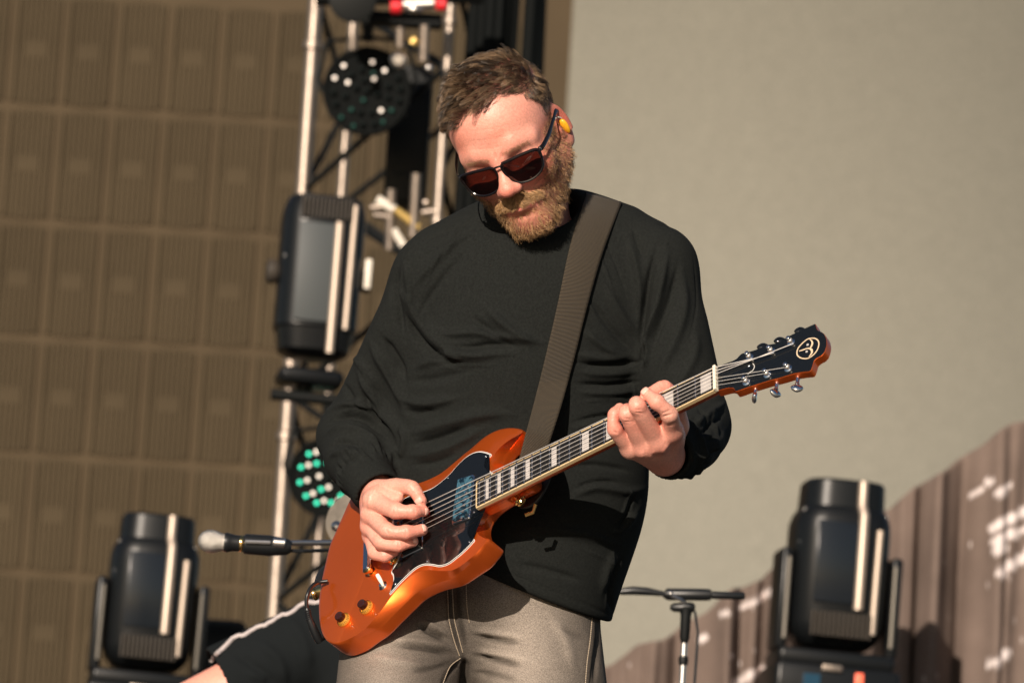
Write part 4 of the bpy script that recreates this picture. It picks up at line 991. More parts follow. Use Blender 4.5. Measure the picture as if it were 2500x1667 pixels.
# truss-rod cover, logo
tcp = [(1764,905),(1790,893),(1812,884),(1828,887),(1838,894),(1836,903),(1826,911),(1822,917),(1800,925),(1766,935)]
hplate('truss_rod_cover', [hpt(*p) for p in [tcp[0]]+[tuple(q) for q in spline(tcp[1:], 3)]], .0004, .0020, gloss)
def hline(pts, w, name, m, h=.0007, closed=False, n=5):
    C_ = spline([list(hpt(u, v, h)) for u, v in pts], n, closed); k = len(C_); t = np.roll(C_, -1, 0)-np.roll(C_, 1, 0)
    if not closed: t[0] = C_[1]-C_[0]; t[-1] = C_[-1]-C_[-2]
    o = np.cross(t, hn); o /= np.linalg.norm(o, axis=1, keepdims=True)+1e-9; ws = np.broadcast_to(np.interp(np.linspace(0, 1, k), np.linspace(0, 1, len(w)), w) if hasattr(w, '__len__') else w, k)[:, None]
    V = c2w(np.concatenate([C_-o*ws/2, C_+o*ws/2, C_+o*ws/2+hn*.0003, C_-o*ws/2+hn*.0003])); F = []
    for i in range(k if closed else k-1):
        j = (i+1) % k
        for a_, b__ in ((0, 1), (1, 2), (2, 3), (3, 0)): F.append((a_*k+i, a_*k+j, b__*k+j, b__*k+i))
    return MB().add(V, F).build(name, m, GT, smooth=False)
inlay = mat('gilt_inlay', (.80, .62, .42), .35, .2)
z3 = lambda x, y: (1720+x/6.27, 760+y/6.27)
el = [z3(1632+0*t, 405) for t in (0,)]
oval = [z3(x, y) for x, y in [(1640,412),(1700,418),(1745,460),(1748,530),(1715,610),(1650,680),(1570,722),(1480,715),(1422,670),(1420,600),(1455,535),(1520,470),(1580,425)]]
hline(oval, .0018, 'headstock_logo', inlay, closed=True)
hline([z3(*p) for p in [(1610,425),(1645,460),(1650,500),(1630,545),(1600,570)]], (.0010, .0022, .0030, .0024, .001), 'headstock_logo', inlay)
hline([z3(*p) for p in [(1450,610),(1510,590),(1560,572),(1605,568),(1640,590),(1645,630),(1625,665),(1598,692)]], (.0012, .0022, .0018, .0026, .0034, .0030, .0020, .0010), 'headstock_logo', inlay)
for p in ((1580,512), (1565,617)): MB().lathe(hsw(*z3(*p), .0004), hn @ MC.T, [(0, .0019), (.0005, .0019), (.0006, .0014)], 14).build('logo_dot', pearl, GT)
for p in ((1752.5,909),(1752,932),(1829,895)): MB().lathe(hsw(*p, .0004), hn @ MC.T, [(0, .0020), (.0018, .0018), (.0024, .001)], 12).build('screw', chrome, GT)
hline([(1838,887),(1842,894),(1838,904),(1829,910),(1826,915)], .0008, 'cover_edge', white, h=.0020)
# strings
sr = (.00080, .00072, .00064, .00050, .00044, .00040)
for i in range(6):
    tN = NW*.40-i*NW*.80/5; tB = .026-i*.0104
    nutp = NUT+gx*.0022+gy*tN+gn*.0040; brp = NUT-gx*sB+gy*tB+gn*(HB+.0195); tail = NUT-gx*(sB+.045)+gy*tB+gn*(HB+.012)
    pu, pv = posts[i if i < 3 else i]; po_ = hpt(pu, pv, .0055)+gy*(-.0034 if i < 3 else .0034)
    order = [0, 1, 2, 3, 4, 5]
    MB().tube([c2w(p) for p in (tail, brp, nutp, po_)], sr[i], 6).build('string', stringm, GT)
MB().tube([c2w(hpt(1745+20, 902, .006)), hsw(1795, 889, .007)], .0001, 4)
# controls
ax_g = gn @ MC.T
amber = mat('amber_knob', (.85, .42, .06), .18, .5, coat=.8); amberd = mat('knob_crown', (.035, .008, .003), .12, coat=.8)
dark_line = mat('knob_mark', (.02, .008, .003), .3)
for u, v in ((896.5,1484), (841.5,1514)):
    c = gw(u, v, HB)
    kb = MB().lathe(c, ax_g, [(.0006, .0118), (.0030, .0118), (.0042, .0112), (.0066, .0085), (.0080, .0078)], 36).build('knob_skirt', amber, GT, sharp=35)
    MB().lathe(c+ax_g*.0078, ax_g, [(0, .0078), (.0072, .0073), (.0082, .0066), (.0078, .0058), (.0070, .0030), (.0076, .0010)], 30).build('knob_crown', amberd, kb, sharp=35)
    for k in range(22):
        a = 2*math.pi*k/22; dr = math.cos(a)*(gx @ MC.T)+math.sin(a)*(gy @ MC.T)
        MB().tube([c+ax_g*.0044+dr*.0113, c+ax_g*.0062+dr*.0093], .00035, 5).build('knob_tick', dark_line, kb)
c = gw(936, 1430, HB); MB().lathe(c, ax_g, [(0, .0078), (.0016, .0078), (.0026, .0066), (.0048, .0052), (.0060, .0040), (.0064, .002)], 20).build('switch_nut', chrome, GT)
tip = gpt(921, 1402, HB+.014)
MB().tube([c2w(p) for p in spline([gpt(936, 1430, HB+.004), gpt(931, 1420, HB+.008), tip], 4)], [.0016, .0018, .0022, .0026, .0030, .0033, .0034, .0034, .0030][:9], 14).build('switch_tip', mat('cream_tip', (.88, .84, .72), .25, coat=.5), GT)
# strap buttons
MB().lathe(c2w(gpt(1258, 1212, HB-.030)), (np.array([.55, -.55, .62])) , [(0, .004), (.004, .004), (.005, .009), (.008, .0095), (.010, .0075), (.012, .0075), (.0135, .004)], 20).v
bt = MB(); pb = gpt(1262, 1214, HB-.018); axb = np.array([.62, -.62, .30]); axb /= np.linalg.norm(axb)
bt.lathe(c2w(pb), axb @ MC.T, [(-.01, .006), (.003, .006), (.005, .0100), (.008, .0105), (.0095, .0085), (.012, .0085), (.014, .0060), (.0145, .003)], 24).build('strap_button', gold, GT)
MB().tube([c2w(pb+axb*.012+p) for p in [np.array([.004, -.018, 0]), np.array([.016, -.014, .0]), np.array([.020, -.002, .0])]], .0028, 8).build('strap_lock', gold, GT)
pe = gpt(779, 1446, HB-.020); axe = np.array([-.93, -.30, -.2]); axe /= np.linalg.norm(axe)
MB().lathe(c2w(pe), axe @ MC.T, [(-.012, .010), (.001, .010), (.003, .0085), (.006, .010), (.009, .010), (.011, .006)], 22).build('jack_plate', gold, GT)

# ------------------------------------------------------------------ strap
SB_ = empty('guitar_strap', Vector(c2w(Q(1400, 800, .1))), 'wide dark ribbed webbing strap over the guitarist\'s shoulder, holding up the orange guitar', 'strap')
Ls = [(1432,474),(1393,595),(1361,744),(1329,882),(1302,989),(1284,1056),(1270,1110),(1262,1140)]; Rs = [(1517,497),(1472,617),(1435,744),(1403,872),(1371,989),(1341,1084),(1326,1140),(1318,1165)]
Lc, Rc = spline(Ls, 16), spline(Rs, 16); rows = len(Lc); colsn = 12
zz = np.zeros((rows, colsn+1)); zl = None
for i in range(rows):
    for j in range(colsn+1):
        p = Lc[i]*(1-j/colsn)+Rc[i]*j/colsn; h = front(*p); zz[i, j] = h[2] if h is not None else (zz[i-1, j] if i else -.03)
zr = zz.max(1); 
for i in range(rows):
    zz[i] = zz[i]*.45+zz[i].max()*.55*1.0
k_ = np.ones(7)/7; zp = np.pad(zz, ((3, 3), (0, 0)), 'edge'); zz = np.stack([np.convolve(zp[:, j], k_, 'valid') for j in range(colsn+1)], 1)+.0045
zend = gz(1310, 1085)-.052
for i in range(rows):
    vmid = (Lc[i][1]+Rc[i][1])/2; w = np.clip((vmid-930)/130, 0, 1); zz[i] = zz[i]*(1-w)+max(zend, 0)*w if zend > 0 else zz[i]
V = []; 
for i in range(rows):
    for j in range(colsn+1):
        p = Lc[i]*(1-j/colsn)+Rc[i]*j/colsn; V.append(c2w(Q(p[0], p[1], zz[i, j]+.0008*math.cos((j/colsn-.5)*3.14))))
# over the shoulder and down the back
top = V[:colsn+1]; extra = []
for dy, dz in ((-.003, -.006), (-.003, -.02), (.004, -.04), (.016, -.06), (.05, -.09), (.14, -.13), (.30, -.15)):
    extra.append([np.array(p)+MC @ np.array([0.0, -dy, dz]) for p in top])
Vall = [p for r_ in reversed(extra) for p in r_]+V; rr = len(extra)+rows; cN = colsn+1
F = [(i*cN+j, i*cN+j+1, (i+1)*cN+j+1, (i+1)*cN+j) for i in range(rr-1) for j in range(colsn)]
sm = bpy.data.materials.new('webbing'); sm.use_nodes = True; nt = sm.node_tree; b_ = nt.nodes['Principled BSDF']; uvn = nt.nodes.new('ShaderNodeAttribute'); uvn.attribute_name = 'weave'
wvt = nt.nodes.new('ShaderNodeTexWave'); wvt.wave_type = 'BANDS'; wvt.bands_direction = 'Y'; wvt.inputs['Scale'].default_value = 1.0; wvt.inputs['Distortion'].default_value = .6; wvt.inputs['Detail Scale'].default_value = 3
nt.links.new(uvn.outputs['Vector'], wvt.inputs['Vector'])
rp = nt.nodes.new('ShaderNodeValToRGB'); rp.color_ramp.elements[0].color = (.008, .0065, .0045, 1); rp.color_ramp.elements[1].color = (.115, .088, .056, 1); rp.color_ramp.elements[0].position = .25
ns = nt.nodes.new('ShaderNodeTexNoise'); ns.inputs['Scale'].default_value = 26; nt.links.new(uvn.outputs['Vector'], ns.inputs['Vector']); mxx = nt.nodes.new('ShaderNodeMath'); mxx.operation = 'MULTIPLY_ADD'; mxx.inputs[1].default_value = .55; mxx.inputs[2].default_value = -.27
nt.links.new(ns.outputs[0], mxx.inputs[0]); ad = nt.nodes.new('ShaderNodeMath'); nt.links.new(wvt.outputs['Fac'], ad.inputs[0]); nt.links.new(mxx.outputs[0], ad.inputs[1]); nt.links.new(ad.outputs[0], rp.inputs[0])
nt.links.new(rp.outputs[0], b_.inputs['Base Color']); b_.inputs['Roughness'].default_value = .55
bp = nt.nodes.new('ShaderNodeBump'); bp.inputs['Strength'].default_value = .9; bp.inputs['Distance'].default_value = .0012; nt.links.new(wvt.outputs['Fac'], bp.inputs['Height']); nt.links.new(bp.outputs[0], b_.inputs['Normal'])
me = mesh_np('webbing', Vall, F); a = me.attributes.new('weave', 'FLOAT_VECTOR', 'POINT'); Va = np.array(Vall).reshape(rr, cN, 3)
arc = np.concatenate([[0], np.cumsum(np.linalg.norm(np.diff(Va[:, cN//2], axis=0), axis=1))]); wc = np.zeros((rr, cN, 3)); wc[..., 1] = (arc/.0066)[:, None]*1.0; wc[..., 0] = np.linspace(0, 8, cN)[None]
a.data.foreach_set('vector', wc.astype(f32).ravel()); o = under(put('webbing', me, sm), SB_); md = o.modifiers.new('t', 'SOLIDIFY'); md.thickness = .0026; md.offset = 1
# leather end by the horn and the button
leather = mat('black_leather', (.012, .012, .013), .5, bump=(500, .4, 3, .0008))
lp = [(1278,1088),(1300,1078),(1340,1086),(1352,1130),(1338,1180),(1310,1225),(1272,1240),(1252,1216),(1262,1180),(1270,1140)]
plate('leather_end', spline([list(gpt(u, v, HB-.042)) for u, v in lp], 4, True), HB-.0445, HB-.0405, leather, SB_, .001)
b = MB(); tl_ = spline([gpt(800, 1392, HB-.05), gpt(788, 1406, HB-.04), gpt(782, 1426, HB-.03), gpt(776, 1448, HB-.028)], 4)
b.tube([c2w(p) for p in tl_], .010, 10).build('leather_tail', leather, SB_)

# ------------------------------------------------------------------ cable, plectrum
CB = empty('instrument_cable', Vector(c2w(gpt(775, 1520, HB-.02))), 'black instrument cable with right-angle plug curling out of the orange guitar\'s lower end', 'cable')
rub = mat('black_rubber', (.010, .011, .012), .38)
cz = gz(775, 1480)-.02
cp = spline([Q(800, 1418, cz-.01), Q(778, 1421, cz-.01), Q(762, 1430, cz), Q(752, 1448, cz+.01), Q(748, 1468, cz+.012), Q(750, 1488, cz+.012)], 5)
MB().tube([c2w(p) for p in cp], .0031, 10).build('cord', rub, CB)
MB().tube([c2w(p) for p in [Q(749, 1484, cz+.012), Q(751, 1490, cz+.012), Q(753, 1500, cz+.012), Q(756, 1512, cz+.012), Q(762, 1526, cz+.012), Q(770, 1545, cz+.010), Q(778, 1562, cz+.008), Q(782, 1568, cz+.008)]], [.0036, .0050, .0046, .0052, .0062, .0066, .0064, .0045], 14).build('plug_housing', rub, CB)
MB().tube([c2w(Q(776, 1562, cz+.008)), c2w(Q(796, 1548, cz-.002)), c2w(Q(802, 1544, cz-.004))], [.0058, .0056, .004], 12).build('plug_elbow', rub, CB)
for k in range(5): MB().lathe(c2w(Q(750+k*.9, 1489+k*5, cz+.012)), (Q(755, 1510, 0)-Q(750, 1488, 0)) @ MC.T, [(0, .0052), (.0008, .0058), (.0016, .0052)], 14).build('strain_ridge', rub, CB)
PK = empty('plectrum', Vector(c2w(gpt(1042, 1245, .02))), 'small red plectrum pinched between the guitarist\'s thumb and index finger', 'plectrum')
tp_ = RHAND['thumb'][0][3]; ip_ = RHAND['index'][0][3]; pc = Q(1040, 1238, .112)
pd = [Q(1014, 1232, .116), Q(1030, 1230, .117), Q(1044, 1238, .114), Q(1050, 1249, .106), Q(1047, 1256, .100), Q(1036, 1248, .104), Q(1020, 1240, .110)]
V = [c2w(p) for p in spline(pd, 4, True)]; k = len(V); V += [p+0.0009*(MC @ np.array([.2, .5, .8])) for p in V]
F = [tuple(range(k-1, -1, -1)), tuple(range(k, 2*k))]+[(j, (j+1) % k, k+(j+1) % k, k+j) for j in range(k)]
me = tess(V, F); under(put('pick_blade', me, mat('red_plastic', (.75, .02, .015), .3)), PK)
# ================================================================== STAGE
Z = np.array([0, 0, 1.0])
# floor and pit
def sheet(name, x0, x1, y0, y1, z, m, zb=None):
    b = MB(); b.box(((x0+x1)/2, (y0+y1)/2, z-.05 if zb is None else (z+zb)/2), (x1-x0, y1-y0, .1 if zb is None else z-zb)); return b.build(name, m, None, smooth=False, kind='structure')
sheet('stage_floor', -9, 9, -1.4, 17.5, 0.0, mat('stage_black', (.03, .03, .03), .6, noise=(6, .3, 4), bump=(60, .3, 4, .002)), -.12)
sheet('ground', -60, 60, -60, 60, -1.6, mat('ground_mat', (.16, .14, .11), .9, noise=(2, .3, 6), bump=(20, .5, 5, .02)))
# LED wall seen as a grid of ribbed panels
WY = 8.0
def wall_pt(u, v, y):                    # where the ray through a photo pixel meets the plane y = const
    q = B(u, v, 8.0)-CAM; return CAM+q*((y-CAM[1])/q[1])
panelm = mat('wall_rib', (.070, .054, .031), .75, noise=(4, .10, 3), coords='Object'); seamm = mat('wall_seam', (.074, .054, .032), .8, spec=.12, noise=(3, .1, 3))
LW = empty('led_wall', (-.9, WY, 0), 'brown wall of ribbed screen panels behind the stage lights, left side of the stage', 'screen wall')
PW, PH = .1625, .3625; a0 = wall_pt(1400, 0, WY)
b = MB(); b.box((a0[0]-2.05, WY+.041, 1.9), (4.1, .06, 3.8)); b.build('wall_backing', seamm, LW, smooth=False)
def panel_mesh():
    b = MB(); w, h = PW-.016, PH-.024; nr = 9
    for i in range(nr):
        x = -w/2+(i+.5)*w/nr; arc = .009*(1-(2*x/w)**2)
        b.box((x, .004, 0), (w/nr*.62, .0030, h-.012+2*arc))
    for i in (0, nr-1): b.box((-w/2+(i+.5)*w/nr, -.0005, 0), (w/nr*.62, .0030, h-.012))
    b.box((0, .0062, .0), (w*.42, .006, .050)); b.box((0, .0125, 0), (w, .004, h))
    return mesh_np('led_panel', b.v, b.f, False)
pms = []
for k in range(4):
    me = panel_mesh(); me.materials.append(mat('panel_tone', tuple(np.array((.070, .053, .032))*(1, .93, 1.07, .97)[k]), .85, spec=.1, noise=(5, .08, 3))); pms.append(me)
x0 = wall_pt(108, 700, WY)[0]-5*PW; z0 = wall_pt(400, 560, WY)[2]
for i in range(-14, 14):
    for j in range(-8, 6):
        x = x0+(i+.5)*PW+3*PW; z = z0+(j+.5)*PH
        if x > a0[0]-PW/2+.012 or x < a0[0]-4.0 or z < .1 or z > 3.65: continue
        o = put('led_panel', pms[int(rng.integers(4))], None); o.location = (x, WY, z); o.parent = LW; o.matrix_parent_inverse = Matrix.Translation(-Vector(LW.location))
# pale backdrop on the right
def grid_sheet(name, f, nu, nv, m, thick=.004, **props):
    V = [f(i/(nu-1), j/(nv-1)) for j in range(nv) for i in range(nu)]; F = [(j*nu+i, j*nu+i+1, (j+1)*nu+i+1, (j+1)*nu+i) for j in range(nv-1) for i in range(nu-1)]
    o = put(name, mesh_np(name, V, F), m, None, **props)
    if thick: md = o.modifiers.new('t', 'SOLIDIFY'); md.thickness = thick
    return o
gauze = mat('grey_scrim', (.242, .233, .193), .9, noise=(55.0, .15, 9), bump=(350, .5, 3, .002))
nt = gauze.node_tree; b_ = nt.nodes['Principled BSDF']; src = b_.inputs['Base Color'].links[0].from_socket; tc = nt.nodes.new('ShaderNodeTexCoord')
for dr, sc_w in (('X', 9), ('Z', 7)):
    w_ = nt.nodes.new('ShaderNodeTexNoise'); w_.inputs['Scale'].default_value = 1; mp = nt.nodes.new('ShaderNodeMapping'); mp.inputs['Scale'].default_value = (60, 1, 1.5) if dr == 'X' else (1.5, 1, 60)
    nt.links.new(tc.outputs['Object'], mp.inputs[0]); nt.links.new(mp.outputs[0], w_.inputs['Vector']); r_ = nt.nodes.new('ShaderNodeMapRange'); r_.inputs[3].default_value = .985; r_.inputs[4].default_value = 1.015; nt.links.new(w_.outputs[0], r_.inputs[0])
    x_ = nt.nodes.new('ShaderNodeVectorMath'); x_.operation = 'SCALE'; nt.links.new(src, x_.inputs[0]); nt.links.new(r_.outputs[0], x_.inputs['Scale']); src = x_.outputs[0]
nt.links.new(src, b_.inputs['Base Color'])
BY = 16.0
eT, eB = wall_pt(1330, 0, BY), wall_pt(1310, 450, BY); de = (eB-eT)/(eT[2]-eB[2])
def bk(i, j):
    z = 8.0*(1-j); xl = (eT+de*(eT[2]-z))[0]; x = xl-2.5+(9.5)*i
    ax = math.radians(44)*min(1, max(0, (x-.9)/2.6)); bz = math.radians(26)*min(1, max(0, (z-3.6)/2.2))     # curve and overhang shaped so the cloth darkens toward its far edge and top
    yx = .5*max(0, min(x, 3.5)-.9)*math.tan(ax)+max(0, x-3.5)*math.tan(ax); yz = -.5*max(0, min(z, 5.8)-3.6)*math.tan(bz)-max(0, z-5.8)*math.tan(bz)
    return (x, BY+yx+yz, z)
bd = grid_sheet('backdrop', bk, 140, 30, gauze); bd['label'] = 'large pale grey-green gauze backdrop hanging behind the guitarist on the right'; bd['category'] = 'backdrop'

# ---- truss tower
alu = mat('aluminium', (.33, .275, .23), .46, .9, noise=(30, .12, 4), bump=(60, .3, 4, .002)); blk = mat('black_steel', (.006, .007, .007), .5, spec=.22)
TR = empty('truss_tower', Vector(B(672, 1450, 13)*np.array([1, 1, 0])), 'aluminium box truss tower carrying the stage lights left of the guitarist\'s head', 'truss')
mblk = mat('matte_black', (.004, .005, .005), .7, spec=.08)
def vline(u, v, d, z0, z1, r, nm, m, par):
    p = B(u, v, d); return MB().tube([(p[0], p[1], z0), (p[0], p[1], z1)], r, 12).build(nm, m, par)
ch4 = {}
for k, (u, v, d, r) in {'FL': (672, 1450, 13, .0185), 'RL': (838, 420, 13.35, .0125), 'FR': (1085, 270, 12.85, .0125), 'RR': (1190, 60, 13.2, .012)}.items():
    p = B(u, v, d); ch4[k] = p; MB().tube([(p[0], p[1], 0), (p[0], p[1], 3.4)], r, 14).build('truss_chord', alu, TR)
    for zz_ in np.arange(.3, 3.35, .5):
        MB().lathe((p[0], p[1], zz_), Z, [(0, r*1.02), (.004, r*1.35), (.022, r*1.35), (.026, r*1.02)], 14).build('chord_collar', alu, TR)
st_z = .52; zb = B(700, 950, 13)[2]
for A_, B_ in (('FL', 'RL'), ('FR', 'RR'), ('FL', 'FR'), ('RL', 'RR')):
    a, b2 = ch4[A_], ch4[B_]
    for k in range(-4, 5):
        z = zb+k*st_z
        if z < .05 or z > 2.85: continue
        MB().tube([(a[0], a[1], z), (b2[0], b2[1], z+st_z/2)], .0085, 8).build('truss_brace', blk, TR); MB().tube([(b2[0], b2[1], z+st_z/2), (a[0], a[1], z+st_z)], .0085, 8).build('truss_brace', blk, TR)
# dark hangings: cable looms and flight cases on the tower
def dz(u, v, d): return B(u, v, d)
def slab(u0, u1, v0, v1, d, th, nm, m, par, bev=.006):
    a, b2, c = B(u0, (v0+v1)/2, d), B(u1, (v0+v1)/2, d), B((u0+u1)/2, v0, d); e = B((u0+u1)/2, v1, d)
    w = np.linalg.norm(b2-a); h = c[2]-e[2]; ctr = (c+e)/2
    return MB().box((ctr[0], ctr[1]+th/2, ctr[2]), (w, th, h), None, bev).build(nm, m, par)
CL = empty('cable_loom', Vector(B(1290, 500, 13)*np.array([1, 1, 0])), 'thick bundle of black cables hanging beside the truss, behind the guitarist\'s head', 'cables')
for i, (u, r) in enumerate(((1222,.012),(1238,.010),(1252,.009),(1282,.016),(1300,.018),(1318,.014),(1200,.013),(1178,.012),(1152,.014))):
    p = B(u, 100, 12.9+.03*(i % 3)); pts = [(p[0]+.010*math.sin(z*1.7+i)*(1 if u > 1260 else .6), p[1]+.01*math.cos(z*2+i), z) for z in np.linspace(1.7, 3.3, 18)]
    MB().tube(pts, r*1.15, 10).build('cable', mblk, CL)
DC = empty('hanging_case', Vector(B(1000, 500, 13.1)), 'black dimmer box strapped inside the truss above the amber clamps', 'box')
slab(945, 1048, 150, 500, 13.05, .12, 'case_shell', blk, DC); slab(955, 1038, 200, 212, 13.03, .02, 'case_band', blk, DC, .002); slab(955, 1038, 420, 432, 13.03, .02, 'case_band', blk, DC, .002)
# top lamp bar
TL = empty('lamp_bar', Vector(B(900, 5, 12.8)), 'black lamp bar with red clamp ends across the top of the truss', 'lamp bar')
MB().tube([B(770, -8, 12.7), B(1180, -14, 12.7)], .024, 14).build('bar_tube', blk, TL)
redp = mat('red_paint', (.75, .02, .03), .35); slv = mat('silver', (.72, .68, .64), .3, 1.0)
slab(900, 1080, 28, 60, 12.75, .05, 'bar_bracket', blk, TL)
MB().tube([B(985, 14, 12.6), B(1060, 10, 12.6)], .016, 14).build('silver_pin', slv, TL); MB().lathe(B(965, 18, 12.6), RT, [(-.012, .010), (-.010, .017), (.012, .017), (.016, .012)], 14).build('red_grip', redp, TL); MB().lathe(B(1078, 12, 12.6), RT, [(-.014, .012), (-.010, .016), (.010, .016), (.012, .010)], 14).build('red_grip', redp, TL)
MB().sphere(B(1012, 22, 12.58), (.022, .012, .012)).build('clamp_nut', slv, TL)
for (u, v, w, h) in ((862,-2,60,42),): MB().lathe(B(u, v, 12.6), -fw, [(-.05, .05), (.0, .058), (.02, .058), (.022, .05)], 20).build('lamp_can', blk, TL)
# ---- LED par cans
leddark = mat('led_lens_off', (.004, .007, .007), .45, spec=.12)
lw = mat('led_white', (.9, .85, .8), .3, emit=(1.0, .80, .62, 1.3)); lg = mat('led_green', (.1, .8, .5), .3, emit=(.02, .62, .38, 2.0)); NL = 0; lgd = mat('led_green_dim', (.012, .06, .045), .3, emit=(.01, .12, .09, .2))
def par_can(u, v, d, rpx, lab, lit):
    c = B(u, v, d); R_ = rpx/(S*D/d); o = empty('led_par_can', Vector(c), lab, 'stage light'); ax = -fw
    hs = MB().lathe(c+fw*.10, ax, [(-.05, R_*.55), (0, R_*.9), (.03, R_), (.10, R_), (.104, R_*.985), (.104, R_*.90), (.096, R_*.89), (.095, R_*.1)], 36).build('housing', mblk, o)
    for k in range(12):
        a = 2*math.pi*k/12; dd = math.cos(a)*RT+math.sin(a)*UP; MB().box(c+fw*.04+dd*R_*.99, (.006, .006, .07), np.stack([dd, np.cross(dd, fw), fw], 1)).build('cooling_fin', blk, hs, smooth=False)
    used = []
    for (lu, lv, mm) in lit:
        p = B(lu, lv, d-.005); used.append((lu, lv)); MB().sphere(p, .0050, 10, 6).build('led_lens', mm, hs)
    for r_, k in ((0, 1), (.25, 6), (.5, 12), (.76, 18)):
        for i in range(k):
            a = 2*math.pi*i/k+.3; lu, lv = u+rpx*r_*math.cos(a), v+rpx*r_*math.sin(a)
            if any(math.hypot(lu-x, lv-y) < 17 for x, y in used): continue
            MB().sphere(B(lu, lv, d-.004), .007, 10, 6).build('led_lens', leddark, hs)
    for s_ in (-1, 1): MB().tube([c+RT*s_*R_*1.02+fw*.06, c+RT*s_*R_*1.10+fw*.06+UP*R_*.3, c+RT*s_*R_*.9+fw*.06+UP*R_*1.15, c+fw*.08+UP*R_*1.25], .006, 8).build('yoke', blk, o)
    MB().lathe(c+fw*.10+UP*R_*1.15, UP, [(0, .012), (.03, .014), (.05, .018), (.08, .018)], 12).build('clamp', blk, o)
    return o
par_can(895, 222, 12.75, 108, 'upper round LED par light on the truss, mostly unlit with a few cream dots', [(839,161,lw),(909,152,lw),(939,173,lw),(817,191,lw),(849,202,lw),(913,193,lw),(930,270,lw),(887,245,lgd),(956,270,lgd),(833,287,lgd),(858,268,lgd),(935,298,lgd),(863,308,lgd),(911,180,lgd)])
par_can(800, 1165, 12.8, 98, 'lower round LED par light, glowing in green and cream dots beside the black sleeve', [(754,1108,lg),(735,1140,lg),(773,1131,lg),(732,1177,lg),(784,1194,lg),(747,1210,lg),(773,1227,lg),(808,1227,lg),(832,1210,lg),(772,1103,lw),(753,1135,lw),(750,1172,lw),(779,1162,lw),(802,1189,lw),(764,1204,lw),(791,1222,lw),(825,1222,lw),(800,1130,lg),(820,1165,lw)])
# ---- amber and steel clamps in the middle of the truss
yel = mat('amber_clamp', (.80, .55, .18), .3, .6); whp = mat('pale_paint', (.8, .74, .64), .35)
KC = empty('clamp_cluster', Vector(B(950, 520, 12.6)), 'cluster of pale steel and amber clamps on the truss beside the guitarist\'s shoulder', 'clamps')
for (u0_, v0_, u1, v1, r, m) in ((920,487,962,512,.012,whp),(956,462,950,610,.011,alu),(1017,424,1008,580,.012,alu),(965,512,1022,556,.010,yel),(905,508,940,505,.009,alu),(912,525,950,530,.009,alu),(1030,520,1062,516,.010,alu),(1036,498,1044,494,.011,alu),(977,68,977,116,.011,alu),(1037,62,1034,150,.012,alu),(862,90,861,122,.012,alu),(1006,108,1016,96,.012,yel),(960,560,985,600,.010,whp),(975,1092,978,1110,.015,yel),(970,1085,975,1095,.014,whp)):
    MB().tube([B(u0_, v0_, 12.6), B(u1, v1, 12.6)], r, 10).build('clamp', m, KC)
MB().lathe(B(973, 148, 12.6), -fw, [(0, .020), (.02, .020), (.03, .012)], 16).build('wing_knob', slv, KC); MB().sphere(B(1047, 167, 12.6), .010).build('bolt_head', slv, KC)

# ---- moving heads
shell = mat('moulded_black', (.006, .007, .008), .34, spec=.28, bump=(180, .15, 3, .001)); trim = mat('sun_streak_rib', (.52, .43, .35), .50, .7)  # pale rib colour stands in for sunlight streaks along the black shells
glass_ = mat('front_glass', (.010, .013, .017), .22, spec=.45); fins = mat('vent_fin', (.05, .042, .034), .55, spec=.3)
def section(w, dp, n=28, e=3.4):
    out = []
    for k in range(n):
        a = 2*math.pi*k/n; c, s_ = math.cos(a), math.sin(a); out.append((math.copysign(abs(c)**(2/e), c)*w, math.copysign(abs(s_)**(2/e), s_)*dp))
    return out
def shellbody(c, prof, yaw, tiltx, name, m, par):
    """prof: (height m, half width, half depth) stacked along the body's axis"""
    R_ = rot('Z', yaw) @ rot('X', tiltx[0]) @ rot('Y', tiltx[1]); V = []; n = 28
    for h, w, dp in prof:
        for x, y in section(w, dp): V.append(c+R_ @ np.array([x, y, h]))
    k = len(prof); F = [(i*n+j, i*n+(j+1) % n, (i+1)*n+(j+1) % n, (i+1)*n+j) for i in range(k-1) for j in range(n)]+[tuple(range(n-1, -1, -1)), tuple(range((k-1)*n, k*n))]
    global HSH; HSH = MB().add(V, F).build(name, m, par, sharp=32); return R_
